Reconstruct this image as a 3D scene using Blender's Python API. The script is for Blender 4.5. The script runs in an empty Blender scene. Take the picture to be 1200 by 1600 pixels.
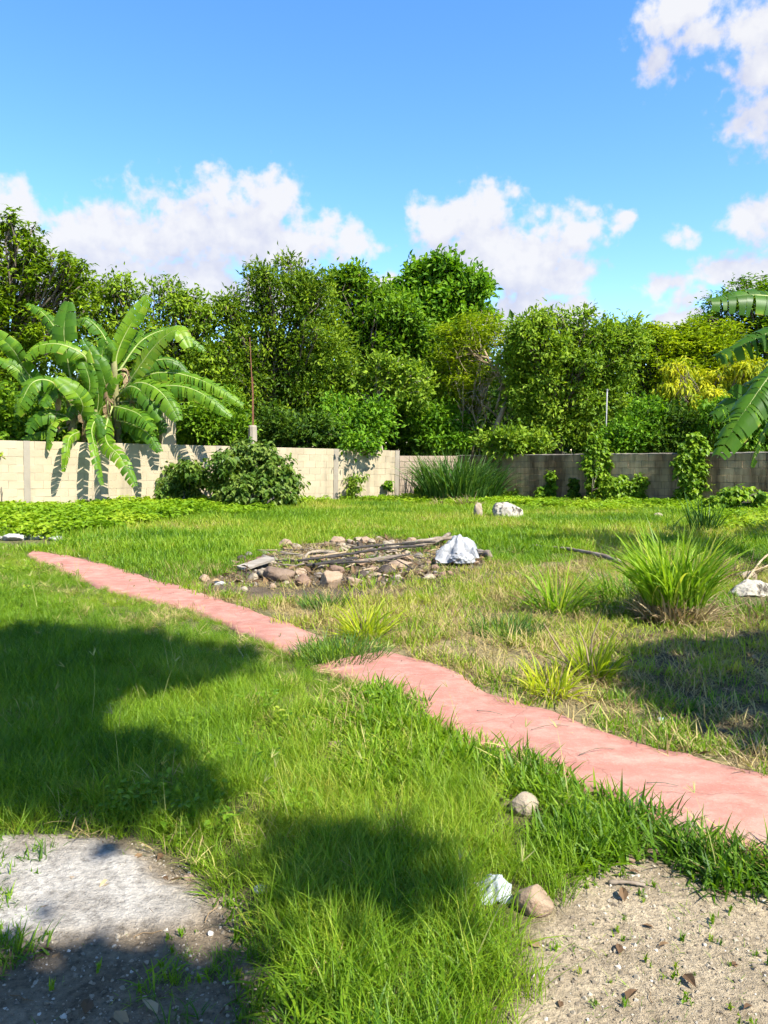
import bpy, math, random
import numpy as np
from mathutils import Vector, Matrix

rng = np.random.default_rng(11)
random.seed(11)
S = bpy.context.scene
COL = S.collection

# ------------------------------------------------------------------ camera
CAMH, FPX, HOR = 1.5, 1200.0, 705.0
PITCH = math.atan((800 - HOR) / FPX)
cam_d = bpy.data.cameras.new('camera')
cam_d.sensor_fit = 'HORIZONTAL'
cam_d.sensor_width = 36.0
cam_d.lens = 36.0 * FPX / 1200.0
cam_d.clip_start = 0.05
cam_d.clip_end = 5000
cam = bpy.data.objects.new('camera', cam_d)
cam.location = (0, 0, CAMH)
cam.rotation_euler = (math.pi / 2 - PITCH, 0, 0)
COL.objects.link(cam)
S.camera = cam

# ------------------------------------------------------------------ light and exposure
SUN_EL = math.radians(47)
SUN_H = np.array([0.74, -0.6726])
SUN = np.array([SUN_H[0] * math.cos(SUN_EL), SUN_H[1] * math.cos(SUN_EL), math.sin(SUN_EL)])
sun_d = bpy.data.lights.new('sun', 'SUN')
sun_d.energy = 4.8
sun_d.angle = math.radians(0.53)
sun_d.color = (1.0, 0.955, 0.87)
sun = bpy.data.objects.new('sun', sun_d)
sun.rotation_euler = Vector(SUN).to_track_quat('Z', 'Y').to_euler()
sun.location = (20, -15, 30)
COL.objects.link(sun)
S.view_settings.view_transform = 'Standard'
S.view_settings.look = 'None'
S.view_settings.exposure = 1.5
S.view_settings.gamma = 1.0
SKY_STRENGTH = 0.12
S.cycles.use_adaptive_sampling = True
S.cycles.adaptive_threshold = 0.025
S.cycles.adaptive_min_samples = 16
S.cycles.max_bounces = 5
S.cycles.diffuse_bounces = 3
S.cycles.glossy_bounces = 1
S.cycles.transmission_bounces = 4
S.cycles.caustics_reflective = False
S.cycles.caustics_refractive = False
S.render.use_persistent_data = False


def ray(px, py):
    cx, cy = (px - 600) / FPX, -(py - 800) / FPX
    c, s = math.cos(PITCH), math.sin(PITCH)
    return np.array([cx, c + cy * s, -s + cy * c])


def at(px, py, Y):
    r = ray(px, py)
    return np.array([0, 0, CAMH]) + r * (Y / r[1])


def pix(P):
    P = np.atleast_2d(P)
    c, s = math.cos(PITCH), math.sin(PITCH)
    d = P - np.array([0, 0, CAMH])
    f = d[:, 1] * c - d[:, 2] * s
    u = d[:, 1] * s + d[:, 2] * c
    f = np.where(f < 0.05, 0.05, f)
    return np.stack([600 + FPX * d[:, 0] / f, 800 - FPX * u / f], 1)


# ---- world: Nishita sky with cumulus clouds laid out by compass direction
def world():
    w = bpy.data.worlds.new('World')
    S.world = w
    w.use_nodes = True
    nt = w.node_tree
    N, L = nt.nodes, nt.links
    N.clear()
    out = N.new('ShaderNodeOutputWorld')
    bg = N.new('ShaderNodeBackground')
    bg.inputs[1].default_value = SKY_STRENGTH
    L.new(bg.outputs[0], out.inputs[0])
    sky = N.new('ShaderNodeTexSky')
    sky.sky_type = 'NISHITA'
    sky.sun_disc = False
    sky.sun_elevation = SUN_EL
    sky.sun_rotation = math.atan2(SUN_H[0], SUN_H[1])
    sky.air_density = 1.0
    sky.dust_density = 0.0
    sky.ozone_density = 3.0

    puffs = []
    def P(px, py, rx, ry):
        d = ray(px, py)
        d = d / np.linalg.norm(d)
        thin = 0.5 if rx < 30 else 0.0
        f = 2.0 if thin else 1.0
        puffs.append((math.atan2(d[0], d[1]), math.asin(d[2]), rx * f / 1180.0, ry * f / 1180.0, thin))
    # left bank
    for a in [(345, 330, 70, 62), (420, 325, 62, 48), (300, 350, 70, 50), (180, 345, 62, 48), (240, 365, 90, 45), (110, 365, 80, 40),
              (20, 345, 80, 42), (-60, 350, 90, 50), (60, 385, 110, 36), (480, 375, 70, 40), (540, 392, 44, 34), (400, 375, 130, 50),
              (200, 440, 130, 46), (320, 440, 100, 50), (100, 440, 110, 45), (430, 460, 80, 40), (-90, 430, 120, 60)]:
        P(*a)
    # middle bank
    for a in [(765, 322, 52, 38), (720, 338, 55, 45), (690, 355, 48, 45), (760, 375, 100, 55), (840, 400, 80, 48), (895, 375, 42, 38),
              (790, 425, 110, 42), (880, 425, 58, 40), (690, 400, 50, 38), (730, 450, 60, 30), (830, 480, 90, 38), (890, 490, 60, 32),
              (760, 500, 80, 40), (610, 445, 32, 20), (640, 470, 40, 24)]:
        P(*a)
    # right scraps
    for a in [(960, 362, 15, 10), (976, 349, 18, 9), (1062, 381, 15, 11), (1078, 373, 13, 11), (1165, 345, 40, 26), (1190, 325, 30, 22), (1250, 350, 70, 40), (1140, 425, 45, 26),
              (1190, 425, 40, 24), (1035, 450, 48, 16), (1075, 470, 40, 20), (1060, 500, 50, 18), (1240, 430, 70, 35), (1000, 530, 70, 22)]:
        P(*a)
    # top right
    for a in [(1050, 30, 52, 30), (1105, 46, 50, 32), (1022, 82, 28, 26), (1085, 10, 60, 30), (1185, 120, 32, 50), (1195, 185, 40, 45),
              (1268, 120, 62, 95), (1190, 40, 40, 28), (1320, 40, 130, 80)]:
        P(*a)

    g = bpy.data.node_groups.new('cloud_cover', 'ShaderNodeTree')
    g.interface.new_socket('uv', in_out='INPUT', socket_type='NodeSocketVector')
    g.interface.new_socket('d', in_out='OUTPUT', socket_type='NodeSocketFloat')
    gn, gl = g.nodes, g.links
    gi, go = gn.new('NodeGroupInput'), gn.new('NodeGroupOutput')

    def m(op, a, b=None, c=None):
        n = gn.new('ShaderNodeMath')
        n.operation = op
        for i, v in enumerate((a, b, c)):
            if v is None:
                continue
            if isinstance(v, (int, float)):
                n.inputs[i].default_value = v
            else:
                gl.new(v, n.inputs[i])
        return n.outputs[0]
    # warp the direction a little so that outlines billow
    nz = gn.new('ShaderNodeTexNoise')
    nz.inputs['Scale'].default_value = 9.0
    nz.inputs['Detail'].default_value = 3.0
    gl.new(gi.outputs[0], nz.inputs['Vector'])
    vm = gn.new('ShaderNodeVectorMath')
    vm.operation = 'MULTIPLY_ADD'
    gl.new(nz.outputs['Color'], vm.inputs[0])
    vm.inputs[1].default_value = (0.045, 0.045, 0)
    vm.inputs[2].default_value = (-0.0225, -0.0225, 0)
    va = gn.new('ShaderNodeVectorMath')
    va.operation = 'ADD'
    gl.new(gi.outputs[0], va.inputs[0])
    gl.new(vm.outputs[0], va.inputs[1])
    uv = va.outputs[0]
    best = None
    for (cu, cv, ru, rv, thin) in puffs:
        n = gn.new('ShaderNodeVectorMath')
        n.operation = 'MULTIPLY_ADD'
        gl.new(uv, n.inputs[0])
        n.inputs[1].default_value = (1 / ru, 1 / rv, 0)
        n.inputs[2].default_value = (-cu / ru, -cv / rv, 0)
        d = gn.new('ShaderNodeVectorMath')
        d.operation = 'LENGTH'
        gl.new(n.outputs[0], d.inputs[0])
        v = d.outputs['Value']
        if thin: v = m('ADD', v, thin)
        best = v if best is None else m('SMOOTH_MIN', best, v, 0.25)
    near = m('SUBTRACT', 1.02, best)
    # the rest of the sky carries the same broken cumulus
    nb = gn.new('ShaderNodeTexNoise')
    nb.inputs['Scale'].default_value = 3.2
    nb.inputs['Detail'].default_value = 2.0
    gl.new(gi.outputs[0], nb.inputs['Vector'])
    sx = gn.new('ShaderNodeSeparateXYZ')
    gl.new(gi.outputs[0], sx.inputs[0])
    au = m('ABSOLUTE', sx.outputs[0])
    mr = gn.new('ShaderNodeMapRange')
    mr.inputs['From Min'].default_value = 0.55
    mr.inputs['From Max'].default_value = 0.75
    gl.new(au, mr.inputs['Value'])
    gen = m('MULTIPLY_ADD', nb.outputs[0], 5.0, -2.85)
    gen = m('MINIMUM', gen, 0.8)
    gen = m('ADD', gen, m('MULTIPLY', m('SUBTRACT', mr.outputs[0], 1.0), 4.0))
    best = m('MAXIMUM', near, gen)
    best = m('MAXIMUM', best, -1.5)
    nf = gn.new('ShaderNodeTexNoise')
    nf.inputs['Scale'].default_value = 19.0
    nf.inputs['Detail'].default_value = 8.0
    nf.inputs['Roughness'].default_value = 0.55
    gl.new(uv, nf.inputs['Vector'])
    fb = m('MULTIPLY_ADD', nf.outputs[0], 2.5, -1.25)
    nh = gn.new('ShaderNodeTexNoise')
    nh.inputs['Scale'].default_value = 62.0
    nh.inputs['Detail'].default_value = 5.0
    gl.new(gi.outputs[0], nh.inputs['Vector'])
    fb = m('ADD', fb, m('MULTIPLY_ADD', nh.outputs[0], 1.3, -0.65))
    gl.new(m('ADD', best, fb), go.inputs[0])

    def M(op, a, b=None, c=None, clamp=False):
        n = N.new('ShaderNodeMath')
        n.operation = op
        n.use_clamp = clamp
        for i, v in enumerate((a, b, c)):
            if v is None:
                continue
            if isinstance(v, (int, float)):
                n.inputs[i].default_value = v
            else:
                L.new(v, n.inputs[i])
        return n.outputs[0]
    tc = N.new('ShaderNodeTexCoord')
    sp = N.new('ShaderNodeSeparateXYZ')
    L.new(tc.outputs['Generated'], sp.inputs[0])
    az = M('ARCTAN2', sp.outputs[0], sp.outputs[1])
    el = M('ARCSINE', sp.outputs[2])
    cb = N.new('ShaderNodeCombineXYZ')
    L.new(az, cb.inputs[0])
    L.new(el, cb.inputs[1])

    def cover(off):
        gnode = N.new('ShaderNodeGroup')
        gnode.node_tree = g
        if off:
            a = N.new('ShaderNodeVectorMath')
            a.operation = 'ADD'
            L.new(cb.outputs[0], a.inputs[0])
            a.inputs[1].default_value = off
            L.new(a.outputs[0], gnode.inputs[0])
        else:
            L.new(cb.outputs[0], gnode.inputs[0])
        return gnode.outputs[0]
    d0 = cover(None)
    d1 = cover((0.018, 0.042, 0))
    mr = N.new('ShaderNodeMapRange')
    mr.interpolation_type = 'SMOOTHSTEP'
    mr.inputs['From Min'].default_value = -0.20
    mr.inputs['From Max'].default_value = 0.50
    L.new(d0, mr.inputs['Value'])
    alpha = M('MULTIPLY', mr.outputs[0], 0.97)
    lit = M('MULTIPLY_ADD', M('SUBTRACT', d0, d1), 0.50, 0.58, True)
    cm = N.new('ShaderNodeMix')
    cm.data_type = 'RGBA'
    cm.inputs['A'].default_value = (1.80, 1.92, 2.50, 1)     # shaded undersides, cool grey
    cm.inputs['B'].default_value = (2.75, 2.76, 2.86, 1)     # sunlit cloud
    L.new(lit, cm.inputs['Factor'])
    # a light colour grade on the sky itself, the same in every direction
    hs = N.new('ShaderNodeHueSaturation')
    hs.inputs['Saturation'].default_value = 1.24
    hs.inputs['Value'].default_value = 1.0
    L.new(sky.outputs[0], hs.inputs['Color'])
    mx = N.new('ShaderNodeMix')
    mx.data_type = 'RGBA'
    L.new(alpha, mx.inputs['Factor'])
    gr = N.new('ShaderNodeMix')
    gr.data_type = 'RGBA'
    gr.blend_type = 'MULTIPLY'
    gr.inputs['Factor'].default_value = 1
    gr.inputs['B'].default_value = (1.0, 0.935, 1.0, 1)
    L.new(hs.outputs[0], gr.inputs['A'])
    L.new(gr.outputs['Result'], mx.inputs['A'])
    L.new(cm.outputs['Result'], mx.inputs['B'])
    L.new(mx.outputs['Result'], bg.inputs[0])
    w.cycles.sampling_method = 'MANUAL'
    w.cycles.sample_map_resolution = 512


world()


# ------------------------------------------------------------------ helpers
def tag(o, label=None, cat=None, group=None, kind=None):
    if label: o['label'] = label
    if cat: o['category'] = cat
    if group: o['group'] = group
    if kind: o['kind'] = kind
    return o


def empty(name, loc=(0, 0, 0), label=None, cat=None, group=None):
    o = bpy.data.objects.new(name, None)
    o.location = loc
    o.empty_display_size = 0.2
    COL.objects.link(o)
    return tag(o, label, cat, group)


class MB:
    def __init__(s):
        s.v, s.q, s.t, s.a, s.n = [], [], [], [], 0

    def add(s, v, quads=None, tris=None, a=0.5):
        v = np.asarray(v, float).reshape(-1, 3)
        if quads is not None and len(quads): s.q.append(np.asarray(quads, int).reshape(-1, 4) + s.n)
        if tris is not None and len(tris): s.t.append(np.asarray(tris, int).reshape(-1, 3) + s.n)
        s.v.append(v)
        s.a.append(np.broadcast_to(np.asarray(a, float), (len(v),)))
        s.n += len(v)

    def mesh(s, name, smooth=False):
        v = np.concatenate(s.v)
        q = np.concatenate(s.q) if s.q else np.zeros((0, 4), int)
        t = np.concatenate(s.t) if s.t else np.zeros((0, 3), int)
        me = bpy.data.meshes.new(name)
        me.vertices.add(len(v))
        me.vertices.foreach_set('co', v.astype(np.float32).ravel())
        li = np.concatenate([q.ravel(), t.ravel()]).astype(np.int32)
        me.loops.add(len(li))
        me.loops.foreach_set('vertex_index', li)
        ls = np.concatenate([np.arange(len(q)) * 4, len(q) * 4 + np.arange(len(t)) * 3]).astype(np.int32)
        me.polygons.add(len(ls))
        me.polygons.foreach_set('loop_start', ls)
        me.polygons.foreach_set('use_smooth', np.full(len(ls), smooth))
        me.update(calc_edges=True)
        at_ = me.attributes.new('tint', 'FLOAT', 'POINT')
        at_.data.foreach_set('value', np.concatenate(s.a).astype(np.float32))
        me.validate()
        return me

    def build(s, name, mat, parent=None, loc=None, smooth=False):
        me = s.mesh(name, smooth)
        me.materials.append(mat)
        o = bpy.data.objects.new(name, me)
        if parent is not None:
            o.parent = parent
        elif loc is not None:
            me.transform(Matrix.Translation(-Vector(loc)))
            o.location = loc
        COL.objects.link(o)
        return o


def to_local(mb, loc):
    mb.v = [v - np.asarray(loc) for v in mb.v]
    return mb


def hash3(i, j, k, seed):
    n = (i * 374761393 + j * 668265263 + k * 2147483647 + seed * 1274126177) & 0xffffffff
    n = ((n ^ (n >> 13)) * 1274126177) & 0xffffffff
    n = ((n ^ (n >> 16)) * 2246822519) & 0xffffffff
    return ((n ^ (n >> 15)) & 0xffff) / 65535.0


def vnoise(P, freq=1.0, seed=0):
    P = np.atleast_2d(P) * freq
    if P.shape[1] == 2:
        P = np.concatenate([P, np.zeros((len(P), 1))], 1)
    i = np.floor(P).astype(np.int64)
    f = P - i
    f = f * f * (3 - 2 * f)
    r = 0
    for dx in (0, 1):
        for dy in (0, 1):
            for dz in (0, 1):
                w = (f[:, 0] if dx else 1 - f[:, 0]) * (f[:, 1] if dy else 1 - f[:, 1]) * (f[:, 2] if dz else 1 - f[:, 2])
                r = r + w * hash3(i[:, 0] + dx, i[:, 1] + dy, i[:, 2] + dz, seed)
    return r


def fbm(P, freq=1.0, seed=0, oct=3):
    r, a, s = 0, 1.0, 0
    for o in range(oct):
        r = r + a * vnoise(P, freq * 2 ** o, seed + 17 * o)
        s += a
        a *= 0.5
    return r / s


def inpoly(P, poly):
    P, poly = np.atleast_2d(P), np.asarray(poly, float)
    x, y = P[:, 0], P[:, 1]
    c = np.zeros(len(P), bool)
    j = len(poly) - 1
    for i in range(len(poly)):
        xi, yi = poly[i]
        xj, yj = poly[j]
        if yi != yj:
            k = ((yi > y) != (yj > y)) & (x < (xj - xi) * (y - yi) / (yj - yi) + xi)
            c ^= k
        j = i
    return c


def norm(v):
    v = np.asarray(v, float)
    return v / np.maximum(np.linalg.norm(v, axis=-1, keepdims=True), 1e-9)


def sstep(a, b, x):
    t = np.clip((x - a) / (b - a), 0, 1)
    return t * t * (3 - 2 * t)


def tube(pts, rad, sides=6):
    pts = np.asarray(pts, float)
    rad = np.broadcast_to(np.asarray(rad, float), (len(pts),))
    d = norm(np.gradient(pts, axis=0))
    ref = np.array([0.31, 0.17, 0.93]) if abs(d[0][2]) < 0.9 else np.array([0.95, 0.2, 0.1])
    x = norm(np.cross(d, ref))
    y = np.cross(d, x)
    a = np.arange(sides) * 2 * math.pi / sides
    ring = x[:, None, :] * np.cos(a)[None, :, None] + y[:, None, :] * np.sin(a)[None, :, None]
    v = (pts[:, None, :] + ring * rad[:, None, None]).reshape(-1, 3)
    n = len(pts)
    i, k = np.meshgrid(np.arange(n - 1), np.arange(sides), indexing='ij')
    k2 = (k + 1) % sides
    q = np.stack([i * sides + k, i * sides + k2, (i + 1) * sides + k2, (i + 1) * sides + k], -1).reshape(-1, 4)
    v = np.concatenate([v, pts[:1], pts[-1:]])
    kk = np.arange(sides)
    t0 = np.stack([np.full(sides, n * sides), (kk + 1) % sides, kk], 1)
    b = (n - 1) * sides
    t1 = np.stack([np.full(sides, n * sides + 1), b + kk, b + (kk + 1) % sides], 1)
    return v, q, np.concatenate([t0, t1])


def curve(pts, n=8):
    """Catmull-Rom through control points"""
    p = np.asarray(pts, float)
    p = np.concatenate([[2 * p[0] - p[1]], p, [2 * p[-1] - p[-2]]])
    o = []
    for i in range(1, len(p) - 2):
        t = np.linspace(0, 1, n, endpoint=False)[:, None]
        o.append(0.5 * (2 * p[i] + (p[i + 1] - p[i - 1]) * t + (2 * p[i - 1] - 5 * p[i] + 4 * p[i + 1] - p[i + 2]) * t ** 2
                        + (3 * p[i] - p[i - 1] - 3 * p[i + 1] + p[i + 2]) * t ** 3))
    o.append(p[-2][None])
    return np.concatenate(o)


# ------------------------------------------------------------------ materials
def new_mat(name):
    m = bpy.data.materials.new(name)
    m.use_nodes = True
    nt = m.node_tree
    nt.nodes.clear()
    out = nt.nodes.new('ShaderNodeOutputMaterial')
    return m, nt, out


def ramp(nt, fac, stops):
    r = nt.nodes.new('ShaderNodeValToRGB')
    e = r.color_ramp.elements
    while len(e) < len(stops):
        e.new(0.5)
    for i, (p, c) in enumerate(stops):
        e[i].position = p
        e[i].color = (*c, 1)
    if fac is not None:
        nt.links.new(fac, r.inputs[0])
    return r.outputs[0]


def noise(nt, scale, detail=4, rough=0.55, coord=None, kind='Object', sc=None):
    n = nt.nodes.new('ShaderNodeTexNoise')
    n.inputs['Scale'].default_value = scale
    n.inputs['Detail'].default_value = detail
    n.inputs['Roughness'].default_value = rough
    if coord is None:
        tc = nt.nodes.new('ShaderNodeTexCoord')
        coord = tc.outputs[kind]
    if sc:
        mp = nt.nodes.new('ShaderNodeMapping')
        mp.inputs['Scale'].default_value = sc
        nt.links.new(coord, mp.inputs[0])
        coord = mp.outputs[0]
    nt.links.new(coord, n.inputs['Vector'])
    return n.outputs[0]


def math_n(nt, op, a, b=None, c=None, clamp=False):
    n = nt.nodes.new('ShaderNodeMath')
    n.operation = op
    n.use_clamp = clamp
    for i, v in enumerate((a, b, c)):
        if v is None: continue
        if isinstance(v, (int, float)): n.inputs[i].default_value = v
        else: nt.links.new(v, n.inputs[i])
    return n.outputs[0]


def mixc(nt, fac, a, b):
    n = nt.nodes.new('ShaderNodeMix')
    n.data_type = 'RGBA'
    for k, v in (('Factor', fac), ('A', a), ('B', b)):
        if isinstance(v, (int, float)): n.inputs[k].default_value = v
        elif isinstance(v, tuple): n.inputs[k].default_value = (*v, 1)
        else: nt.links.new(v, n.inputs[k])
    return n.outputs['Result']


def attr(nt, name, kind='GEOMETRY'):
    n = nt.nodes.new('ShaderNodeAttribute')
    n.attribute_name = name
    n.attribute_type = kind
    return n


def bump(nt, h, strength=0.4, dist=0.02):
    b = nt.nodes.new('ShaderNodeBump')
    b.inputs['Strength'].default_value = strength
    b.inputs['Distance'].default_value = dist
    nt.links.new(h, b.inputs['Height'])
    return b.outputs[0]


def mat_leaf(name, stops, trans=0.36, rough=0.55, inst=False, tcol=(1.0, 1.0, 0.35), spec=0.16):
    """thin green blade: reflects and lets light through; tint 0..1 picks the colour"""
    m, nt, out = new_mat(name)
    L = nt.links
    f = attr(nt, 'tint').outputs['Fac']
    if inst:
        fi = attr(nt, 'itint', 'INSTANCER').outputs['Fac']
        f = math_n(nt, 'MULTIPLY_ADD', math_n(nt, 'SUBTRACT', f, 0.5), 0.45, fi, True)
    c = ramp(nt, f, stops)
    p = nt.nodes.new('ShaderNodeBsdfPrincipled')
    p.inputs['Roughness'].default_value = rough
    p.inputs['Specular IOR Level'].default_value = spec
    L.new(c, p.inputs['Base Color'])
    t = nt.nodes.new('ShaderNodeBsdfTranslucent')
    mu = nt.nodes.new('ShaderNodeMix')
    mu.data_type = 'RGBA'
    mu.blend_type = 'MULTIPLY'
    mu.inputs['Factor'].default_value = 1
    L.new(c, mu.inputs['A'])
    mu.inputs['B'].default_value = (*[min(2.0, 1.6 * k) for k in tcol], 1)
    L.new(mu.outputs['Result'], t.inputs[0])
    mx = nt.nodes.new('ShaderNodeMixShader')
    mx.inputs[0].default_value = trans
    L.new(p.outputs[0], mx.inputs[1])
    L.new(t.outputs[0], mx.inputs[2])
    L.new(mx.outputs[0], out.inputs[0])
    return m


def mat_solid(name, stops, scale=6, rough=0.85, bstr=0.5, bdist=0.01, bscale=None, use_tint=0.0, detail=5, sc=None, kind='Object', spec=0.3):
    m, nt, out = new_mat(name)
    n = noise(nt, scale, detail, 0.6, sc=sc, kind=kind)
    f = n
    if use_tint:
        f = math_n(nt, 'MULTIPLY_ADD', math_n(nt, 'SUBTRACT', attr(nt, 'tint').outputs['Fac'], 0.5), use_tint, n, True)
    p = nt.nodes.new('ShaderNodeBsdfPrincipled')
    p.inputs['Roughness'].default_value = rough
    p.inputs['Specular IOR Level'].default_value = spec
    nt.links.new(ramp(nt, f, stops), p.inputs['Base Color'])
    h = noise(nt, bscale or scale * 3, 6, 0.65, kind=kind, sc=sc)
    nt.links.new(bump(nt, h, bstr, bdist), p.inputs['Normal'])
    nt.links.new(p.outputs[0], out.inputs[0])
    return m


M = {}
M['bark'] = mat_solid('bark', [(0.3, (0.06, 0.048, 0.034)), (0.55, (0.12, 0.096, 0.07)), (0.75, (0.20, 0.17, 0.13))], 5, sc=(1, 1, 0.3))
M['bark_pale'] = mat_solid('pale_bark', [(0.3, (0.22, 0.18, 0.13)), (0.7, (0.45, 0.39, 0.30))], 6, sc=(1, 1, 0.3))
M['stem_green'] = mat_solid('green_stem', [(0.3, (0.07, 0.10, 0.03)), (0.7, (0.16, 0.17, 0.07))], 8)
M['dead_wood'] = mat_solid('dead_wood', [(0.25, (0.10, 0.075, 0.05)), (0.5, (0.18, 0.14, 0.10)), (0.75, (0.27, 0.23, 0.18))], 7, sc=(1, 1, 1))
M['twig_tan'] = mat_solid('tan_twig', [(0.3, (0.20, 0.14, 0.075)), (0.7, (0.36, 0.28, 0.17))], 6)
M['char'] = mat_solid('charred_wood', [(0.3, (0.015, 0.013, 0.012)), (0.6, (0.05, 0.042, 0.036)), (0.8, (0.13, 0.115, 0.10))], 9)

# ------------------------------------------------------------------ the lie of the land
RUB_C = None


def H(x, y):
    x, y = np.asarray(x, float), np.asarray(y, float)
    P = np.stack([x.ravel(), y.ravel()], 1)
    h = (fbm(P, 0.45, 3, 3) - 0.5) * 0.10 + (fbm(P, 2.2, 5, 2) - 0.5) * 0.03
    h = h * sstep(1.5, 6.0, P[:, 1]) + (fbm(P, 1.6, 8, 2) - 0.5) * 0.035
    h = h - 0.15 * sstep(15, 27, P[:, 1]) * sstep(9, 0, np.abs(P[:, 0] - 2.0) - 1)
    if RUB_C is not None:
        d = ((P[:, 0] - RUB_C[0]) / 1.7) ** 2 + ((P[:, 1] - RUB_C[1]) / 0.9) ** 2
        h = h + 0.06 * np.exp(-d * 1.3)
    return h.reshape(x.shape)


def G(px, py):
    r = ray(px, py)
    t = CAMH / -r[2]
    for _ in range(6):
        p = r * t
        t = (CAMH - float(H(p[0:1], p[1:2])[0])) / -r[2]
    p = r * t
    return np.array([p[0], p[1], CAMH + p[2]])


def pxm(Y):
    """metres per photo pixel at a depth"""
    return Y / FPX


RUB_C = G(560, 880)[:2]

# zones of the yard, outlined in the photograph and used on the ground itself
UP1 = [(52, 861), (110, 870), (200, 893), (300, 925), (400, 958), (465, 982), (512, 998)]
LO1 = [(40, 870), (95, 897), (150, 918), (230, 941), (300, 958), (350, 978), (420, 1010), (470, 1030)]
UP2 = [(545, 1032), (600, 1021), (650, 1034), (720, 1056), (765, 1086), (830, 1108), (900, 1130), (960, 1153), (1050, 1180), (1120, 1199), (1200, 1214), (1400, 1262), (1700, 1330)]
LO2 = [(478, 1046), (560, 1072), (620, 1092), (655, 1128), (700, 1160), (760, 1184), (820, 1202), (900, 1232), (960, 1262), (1050, 1304), (1120, 1328), (1200, 1348), (1400, 1420), (1700, 1540)]
PATH1 = UP1 + LO1[::-1]
PATH2 = UP2 + LO2[::-1]
SAND = [(760, 1640), (800, 1560), (845, 1480), (868, 1405), (925, 1348), (1010, 1338), (1100, 1368), (1210, 1402), (1900, 1520), (2600, 2800), (600, 2800)]
DIRT = [(-1200, 1290), (0, 1302), (160, 1305), (250, 1326), (330, 1372), (395, 1435), (430, 1520), (470, 1620), (520, 2800), (-1200, 2800)]
WHITE = [(-500, 1322), (60, 1308), (150, 1316), (230, 1348), (285, 1392), (335, 1422), (300, 1446), (200, 1452), (100, 1462), (-500, 1478)]
STRAW = [(548, 1036), (505, 992), (420, 955), (300, 918), (240, 895), (330, 880), (480, 930), (600, 925), (700, 930), (740, 980), (800, 1010), (900, 1000), (960, 1030), (1030, 1060),
         (1200, 1150), (1500, 1200), (1500, 1300), (1200, 1222), (1050, 1186), (900, 1138), (760, 1092), (650, 1040)]
LITTER = [(930, 1005), (1060, 985), (1200, 985), (1600, 990), (1600, 1230), (1200, 1190), (1100, 1150), (990, 1080)]
ASH = [(322, 917), (370, 887), (440, 857), (600, 840), (715, 848), (768, 870), (725, 898), (665, 912), (600, 938), (520, 946), (430, 938), (360, 928)]
COVER = [(-900, 838), (0, 838), (60, 842), (150, 836), (235, 822), (300, 806), (380, 812), (430, 798), (520, 784), (640, 789), (700, 793), (800, 797), (870, 800), (960, 803), (1010, 798), (1080, 806), (1120, 830), (1210, 830), (1900, 860), (1900, 700), (-900, 700)]


def wob(P, amp=14, seed=40):
    """photo coordinates of ground points with a ragged wobble"""
    q = pix(P)
    k = np.clip((q[:, 1] - 690) / 500, 0.08, 1.3)[:, None]
    n = np.stack([fbm(P[:, :2], 2.6, seed, 3) - 0.5, fbm(P[:, :2], 2.6, seed + 9, 3) - 0.5], 1)
    return q + n * 2 * amp * k * np.array([2.5, 1.0])


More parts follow.
